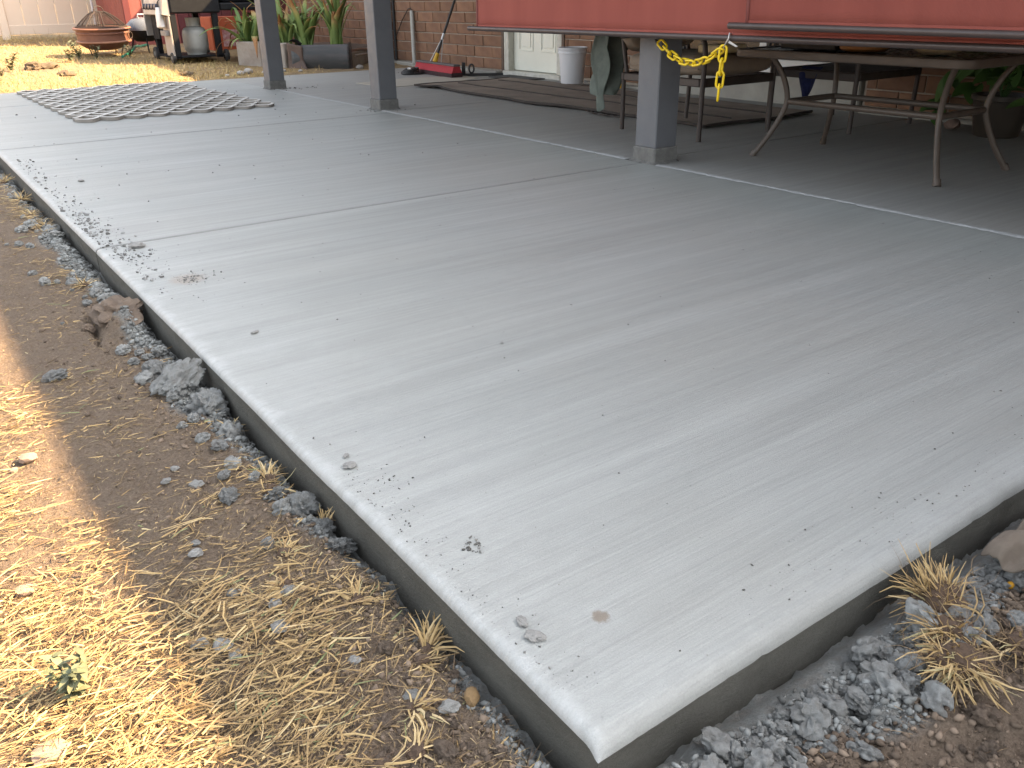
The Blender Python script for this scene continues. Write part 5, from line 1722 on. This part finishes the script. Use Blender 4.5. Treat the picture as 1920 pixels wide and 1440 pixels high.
# flakes of mortar lying on the slab
M_flake = pm('grey_mortar_flake', (0.30, 0.295, 0.28), (0.22, 0.215, 0.20), 3, .9, 12, .001)
fl = [rock_mesh('mortar_flake', 450 + i, 3, .9, .2, M_flake, 30) for i in range(4)]
for i, (x, y, s, lb) in enumerate(((.615, 1.465, .016, 'flat grey mortar flake by the long slab edge, with a straw beside it'), (.628, 1.51, .011, 'smaller grey mortar flake just past the flat flake'),
                                   (.618, .855, .014, 'curled grey mortar flake on the white edge near the slab corner'), (.613, .815, .017, 'long broken mortar flake on the white edge near the slab corner'),
                                   (.70, 3.58, .035, 'thick dark mortar lump on the slab beside the first joint'), (.735, 2.35, .016, 'thin mortar flake beside the long slab edge, opposite the big cement lump'),
                                   (1.27, 1.84, .0075, 'lone dark square pebble in the middle of the slab'), (.80, 5.2, .022, 'dark mortar lump on the slab beyond the mortar spill'))):
    o = inst('mortar_flake', fl[i % 4], None, (x, y, .001 + s * .2), (0, 0, .7 * i), (s, s * .6, s))
    tag(o, lb, 'mortar')

# ================================================================== STRAW AND GRASS
M_straw = attr_ramp('dry_straw', [(0.0, (0.13, 0.085, 0.045)), (0.3, (0.30, 0.20, 0.09)), (0.65, (0.45, 0.315, 0.14)), (0.9, (0.56, 0.44, 0.245)), (1.0, (0.20, 0.22, 0.10))], 0.55, spec=.35)
def blades(name, X, Y, Z0, A, Ln, W, lift, curl, mat, label, cat, tone=None, kind='stuff', parent=None, side_curl=None):
    """ribbons of 4 cross-sections, folded along the middle; A heading, lift slope at the root, curl downwards"""
    k = len(X)
    m = 4
    s = np.linspace(0, 1, m)[None, :]
    sc_ = side_curl if side_curl is not None else RNG.normal(0, .35, k)
    hx_ = Ln[:, None] * s
    ang = A[:, None] + sc_[:, None] * s
    cx = X[:, None] + np.cumsum(np.concatenate([np.zeros((k, 1)), np.diff(hx_, axis=1) * np.cos(ang[:, 1:]) * np.cos(lift)[:, None]], 1), 1)
    cy = Y[:, None] + np.cumsum(np.concatenate([np.zeros((k, 1)), np.diff(hx_, axis=1) * np.sin(ang[:, 1:]) * np.cos(lift)[:, None]], 1), 1)
    cz = Z0[:, None] + hx_ * np.sin(lift)[:, None] - curl[:, None] * Ln[:, None] * s ** 2
    wid = W[:, None] * (1 - .75 * s ** 2) * .5
    nx_, ny_ = -np.sin(ang), np.cos(ang)
    roll = RNG.uniform(-.9, .9, k)[:, None]
    wxy, wz = np.cos(roll) * wid, np.sin(roll) * wid
    L_ = np.stack([cx - nx_ * wxy, cy - ny_ * wxy, cz - wz], 2)
    Cc = np.stack([cx, cy, cz + wid * .5], 2)
    R_ = np.stack([cx + nx_ * wxy, cy + ny_ * wxy, cz + wz], 2)
    V = np.stack([L_, Cc, R_], 2).reshape(-1, 3)
    q = []
    for i in range(m - 1):
        for j in (0, 1):
            q.append((i * 3 + j, i * 3 + j + 1, i * 3 + j + 4, i * 3 + j + 3))
    F = (np.array(q)[None] + (np.arange(k) * 3 * m)[:, None, None]).reshape(-1, 4)
    tn = RNG.random(k) if tone is None else tone
    o = np_mesh(name, V, F, mat, parent, smooth=True, attrs={'rnd': np.repeat(tn, 3 * m)})
    if label:
        tag(o, label, cat)
    if kind:
        o['kind'] = kind
    return o

def straw_density(x, y):
    d = 0.17 + 0 * x
    for cx, cy, sx_, sy_, w in ((-.05, 1.12, .17, .20, 1.0), (.18, 1.02, .14, .13, .95), (.30, 1.16, .13, .13, 1.0), (.42, 1.36, .085, .10, 1.1), (.34, 1.30, .1, .08, .8), (.02, 1.45, .09, .14, .5), (.0, 1.9, .06, .12, .6), (.33, 1.60, .08, .08, .5),
                                (.46, 1.72, .05, .10, .6), (.08, 2.3, .08, .15, .45), (.32, 2.05, .1, .12, .3), (.44, 2.0, .05, .08, .4), (.46, 3.35, .05, .14, .5), (.40, 3.6, .06, .15, .5),
                                (.46, 4.6, .07, .25, .9), (.44, 5.2, .08, .4, .9), (.35, 4.1, .06, .2, .5), (.3, 3.1, .1, .2, .3), (.28, .88, .09, .09, .5), (-.4, 1.3, .4, .9, .8), (.40, .80, .1, .06, .25), (-.3, 3.5, .3, 2, .5)):
        d = d + w * np.exp(-((x - cx) / sx_) ** 2 - ((y - cy) / sy_) ** 2)
    d = d * (0.22 + 1.75 * np.clip(fbm(x * 8, y * 6, 3, 120) + .34, 0, 1.1))
    return d
k = 330000
x = RNG.uniform(-1.0, SX - .012, k)
y = 0.55 + 6.4 * RNG.random(k) ** 2.3
pden = np.clip(straw_density(x, y), 0, 1.6) / 1.6
area_w = np.clip((.12 + (y - .55) / 6.4) ** .565 / .9, .2, 1)          # even out the sampling along y
keep = RNG.random(k) < pden * area_w * np.where(x < -.3, .35, .8) * np.where(y > 2.6, .5, 1.0)
x, y = x[keep], y[keep]
cm = clay_mask(x, y)
kp = RNG.random(len(x)) > cm * .85
x, y = x[kp], y[kp]
k = len(x)
den = np.clip(straw_density(x, y), 0, 1.3)
A = np.where(RNG.random(k) < .72, RNG.normal(0.12, .5, k), RNG.uniform(-PI, PI, k)) + np.where(RNG.random(k) < .5, PI, 0)
Ln = np.clip(RNG.gamma(1.8, .0155, k), .005, .13) * (0.6 + .5 * np.clip(den, 0, 1))
W = RNG.uniform(.0013, .0035, k)
lay = RNG.random(k) ** 1.6 * .022 * np.clip(den, .12, 1.0)
tone = np.clip(RNG.normal(.43, .24, k), 0, .92)
tone = np.where(RNG.random(k) < .03, 1.0, tone)
# keep the tips off the slab
tipx = x + Ln * np.cos(A)
A = np.where(tipx > SX - .004, PI - A, A)
zz = np.maximum(gz(x, y), gz(x + Ln * np.cos(A) * .6, y + Ln * np.sin(A) * .6)) + .0015 + lay
blades('dry_straw', x, y, zz, A, Ln, W, RNG.normal(.03, .12, k), RNG.uniform(0, .1, k), M_straw, 'loose dry straw clippings strewn over the bare dirt', 'straw', tone)
# matted brown thatch under the straw
k = 120000
x = RNG.uniform(-.6, SX - .012, k)
y = 0.55 + 5.0 * RNG.random(k) ** 2.2
keep = RNG.random(k) < np.clip(straw_density(x, y) * .55 + .22, 0, .85) * np.where(x < -.25, .4, 1)
x, y = x[keep], y[keep]
kp = RNG.random(len(x)) > clay_mask(x, y) * .8
x, y = x[kp], y[kp]
k = len(x)
A = RNG.uniform(-PI, PI, k)
Ln = RNG.uniform(.004, .019, k)
A = np.where(x + Ln * np.cos(A) > SX - .004, PI - A, A)
blades('thatch', x, y, gz(x, y) + .001 + .006 * RNG.random(k) ** 2, A, Ln, RNG.uniform(.0007, .0019, k), RNG.normal(.1, .2, k), RNG.uniform(0, .1, k),
       attr_ramp('thatch_brown', [(0, (.075, .05, .032)), (.55, (.20, .14, .075)), (1, (.42, .32, .18))], .8), 'matted brown thatch and chopped bits on the bare dirt', 'thatch')
# thin roots and fibres on the dug earth
k = 900
x = np.concatenate([RNG.uniform(.8, 1.7, 350), RNG.uniform(.3, .54, 550)])
y = np.concatenate([RNG.uniform(.15, .45, 350), RNG.uniform(.62, 1.1, 550)])
blades('root_fibres', x, y, gz(x, y) + .003, RNG.uniform(-PI, PI, k), RNG.uniform(.01, .045, k), RNG.uniform(.0005, .0011, k), RNG.uniform(0, .5, k), RNG.uniform(0, .4, k),
       attr_ramp('root_brown', [(0, (.10, .065, .045)), (1, (.30, .21, .12))], .8), 'thin brown roots and fibres on the dug earth', 'roots')

# ---- far lawn: short dry grass
M_lawn = attr_ramp('dry_lawn', [(0.0, (0.33, 0.22, 0.085)), (0.4, (0.46, 0.33, 0.14)), (0.8, (0.56, 0.43, 0.20)), (0.93, (0.30, 0.28, 0.10)), (1.0, (0.13, 0.19, 0.055))], 0.6)
k = 60000
x = RNG.uniform(-1.0, 6.3, k)
y = 11.25 + 8.1 * RNG.random(k) ** 1.4
pn = np.clip(fbm(x * 1.4, y * 1.1, 4, 140) * 1.2 + .62, .06, 1)
keep = (RNG.random(k) < pn) & ~((x > 4.35) & (y > 11.9) & (x < 6.4)) & ~((x > 4.2) & (RNG.random(k) < .6)) & (x < 0.22 * y + 2.6)
x, y = x[keep], y[keep]
k = len(x)
tall = 1 + 1.2 * sst(17.5, 19.2, y)
blades('lawn_grass', x, y, gz(x, y) - .004, RNG.uniform(-PI, PI, k), RNG.gamma(3, .016, k).clip(.015, .13) * tall, RNG.uniform(.003, .007, k), RNG.uniform(.25, 1.4, k), RNG.uniform(0, .5, k), M_lawn,
       'short dry yellow grass of the lawn beyond the slab', 'grass', np.where(RNG.random(k) < .04, 1.0, np.clip(RNG.normal(.45, .2, k), 0, .9)))
# grass verge on the shaded left, far along the slab
k = 9000
x = RNG.uniform(-2.5, SX - .02, k)
y = RNG.uniform(4.2, 11.4, k)
keep = RNG.random(k) < np.clip(fbm(x * 2.5, y * 2, 3, 150) + .45, .1, 1)
x, y = x[keep], y[keep]
k = len(x)
A = RNG.uniform(-PI, PI, k)
blades('verge_grass', x, y, gz(x, y) - .003, np.where(x > SX - .1, PI + A * .3, A), RNG.gamma(3, .018, k).clip(.015, .12), RNG.uniform(.0015, .004, k), RNG.uniform(.1, 1.2, k), RNG.uniform(0, .5, k), M_lawn,
       'dry grass verge along the far part of the long slab edge', 'grass', np.clip(RNG.normal(.45, .2, k), 0, .9))

# ---- rooted tufts that stand out
M_root = pm('matted_roots', (0.13, 0.085, 0.055), (0.075, 0.05, 0.035), 3, .95, 14, .002)
def tuft(x, y, n, ln, label, head, fan, lift, root, group=None, dz=0.0, roots=0):
    z = G_(x, y) + dz
    t = empty('straw_tuft', (x, y, z), 0, label, 'straw tuft', group)
    me = rock_mesh('root_ball', int(x * 1000 + y * 7919), 3, .6, .7, M_root, 50)
    inst('root_ball', me, t, (0, 0, root * .15), (0, 0, 1.0), root)
    A = head + RNG.normal(0, fan, n)
    r = root * .7 * np.sqrt(RNG.random(n))
    th = RNG.uniform(0, 6.28, n)
    Xr, Yr = r * np.cos(th), r * np.sin(th)
    blades('straws', Xr, Yr, np.full(n, root * .25), A, RNG.uniform(.55, 1.15, n) * ln, RNG.uniform(.0026, .0052, n), np.clip(RNG.normal(lift, .35, n), -.1, 1.5), RNG.uniform(.05, .45, n), M_straw, None, None,
           np.clip(RNG.normal(.62, .2, n), 0, .95), None, t, RNG.normal(0, .85, n))
    if roots:
        blades('roots', RNG.normal(0, root * .7, roots), RNG.normal(0, root * .7, roots), np.full(roots, root * .35), RNG.uniform(-PI, PI, roots), RNG.uniform(.4, 1.0, roots) * ln, RNG.uniform(.0006, .0013, roots),
               RNG.uniform(-.2, .9, roots), RNG.uniform(0, .8, roots), M_root_fib, None, None, None, None, t, RNG.normal(0, 1.4, roots))
    return t
M_root_fib = attr_ramp('root_fibre', [(0, (.11, .07, .045)), (1, (.33, .23, .13))], .8)
tuft(1.255, 0.515, 150, .10, 'straw tuft with matted roots lying highest, beside the grey lump and cloth', 2.2, 1.2, .8, .042, dz=.015, roots=150)
tuft(1.19, 0.462, 110, .08, 'flattened straw tuft below the highest tuft, on the grey clods', 3.6, .9, .4, .034, dz=.012, roots=100)
tuft(1.135, 0.425, 130, .08, 'spiky straw tuft fanned over the grey clods, roots behind it', 3.3, .65, .35, .038, dz=.012, roots=200)
tuft(1.255, 0.385, 30, .05, 'pale fibrous root tuft on the brown soil right of the spiky tuft', 4.0, 1.2, .4, .028, dz=.01, roots=120)
L4 = 'straw tuft rooted in the soil beside the long slab edge'
G4 = 'straw tufts along the long slab edge'
for (x, y, n, ln, hd, fan, lf) in ((.50, 1.655, 40, .06, .6, .7, .6), (.485, 1.60, 34, .06, 4.6, .8, .2), (.515, 1.95, 26, .055, .6, .5, .7), (.53, 1.43, 22, .06, 1.2, .5, 1.1), (.515, .985, 44, .075, .5, .5, .6), (.49, .955, 26, .05, 5.2, .7, .3),
                                   (.47, 1.15, 34, .055, 1.0, .9, .5), (.43, .875, 40, .06, 5.6, .9, .3), (.34, .80, 30, .065, 5.0, .6, .25), (.39, .80, 24, .05, .3, .6, .4), (.46, 3.42, 40, .06, 2.5, 1.0, .3), (.50, 4.55, 50, .07, .8, 1.0, .5),
                                   (.48, 4.85, 50, .07, 1.8, 1.1, .5), (.42, 1.36, 40, .06, .3, .8, .4), (.38, 1.26, 34, .055, 3.0, .9, .35), (.50, 5.3, 45, .08, .9, 1.2, .6), (.49, 5.9, 45, .08, .9, 1.2, .6)):
    tuft(x, y, n, ln, L4, hd, fan, lf, .016, G4, roots=14)
# green blades poking from the dirt and the weed in the sun
M_weed = attr_ramp('grey_green_weed', [(0, (.07, .085, .045)), (.6, (.12, .135, .075)), (1, (.18, .18, .10))], .6)
wl = [leaf_mesh('leaf', .016 + .004 * i, .0055 + .001 * i, M_weed, .2 + .35 * i, heart=False) for i in range(3)]
def weed(x, y, h, ns, label, group=None):
    t = empty('weed', (x, y, G_(x, y)), 0, label, 'weed', group)
    st = MB()
    for s in range(ns):
        a = rc_.uniform(0, 6.28)
        ln = h * rc_.uniform(.6, 1.0)
        p = bez([(0, 0, 0), (.15 * ln * math.cos(a), .15 * ln * math.sin(a), ln * .5), (.4 * ln * math.cos(a), .4 * ln * math.sin(a), ln)], 5)
        st.tube(p, .0011, 5)
        for q in p[2:]:
            for _ in range(2):
                inst('leaf', rc_.choice(wl), t, q, (rc_.uniform(-.4, .9), 0, rc_.uniform(0, 6.28)), h / .09 * rc_.uniform(.7, 1.2))
    st.build('stems', M_weed, t)
    return t
weed(.015, 1.19, .085, 7, 'small grey-green weed growing in the sunlit straw')
for (x, y, h) in ((1.55, 13.6, .22), (2.45, 14.5, .2), (2.6, 14.7, .25), (2.85, 14.75, .2), (3.3, 14.6, .18), (1.35, 12.9, .12)):
    weed(x, y, h, 6, 'low green weed growing in the dry lawn', 'weeds in the lawn')

# ---- brown cloth corner by the short slab edge
M_canvas = pm('taupe_suede_cloth', (0.20, 0.163, 0.125), (0.145, 0.117, 0.09), 14, .95, 500, .002)
def canvas(u, v):
    x = 1.43 + 0.34 * u - 0.05 * v * (1 - u)
    y = 0.545 - 0.02 * u - 0.16 * v * (0.75 + .25 * u)
    base = G_(min(x, 1.9), y)
    z = base + 0.034 + 0.045 * math.sin(PI * min(1, u * 1.1)) ** .8 * (1 - .25 * v) + 0.016 * math.sin(u * 13 + v * 5) * (.3 + u) + .010 * math.sin(v * 9 - u * 6) + .045 * v * v + .022 * math.exp(-((u - .45 - .3 * v) / .07) ** 2) - .02 * math.exp(-((u - .3 - .3 * v) / .06) ** 2)
    y += .012 * math.sin(u * 17) * v
    return (x, y, z)
cloth('cloth', canvas, 30, 20, M_canvas, 'folded taupe suede cloth lying on the soil by the short slab edge', 'cloth', .005)
# steel screw and straw on the soil
o = MB().tube([(0, 0, 0), (.028, .006, .002), (.030, .0065, .002), (.034, .007, .003)], [.0018, .0018, .004, .0035], 10).build('screw', M_metal, smooth=40)
o.location = (1.035, .452, G_(1.035, .452) + .008)
o.rotation_euler = (0, 0, .4)
tag(o, 'bright steel screw lying on the soil near the grey clods', 'screw')
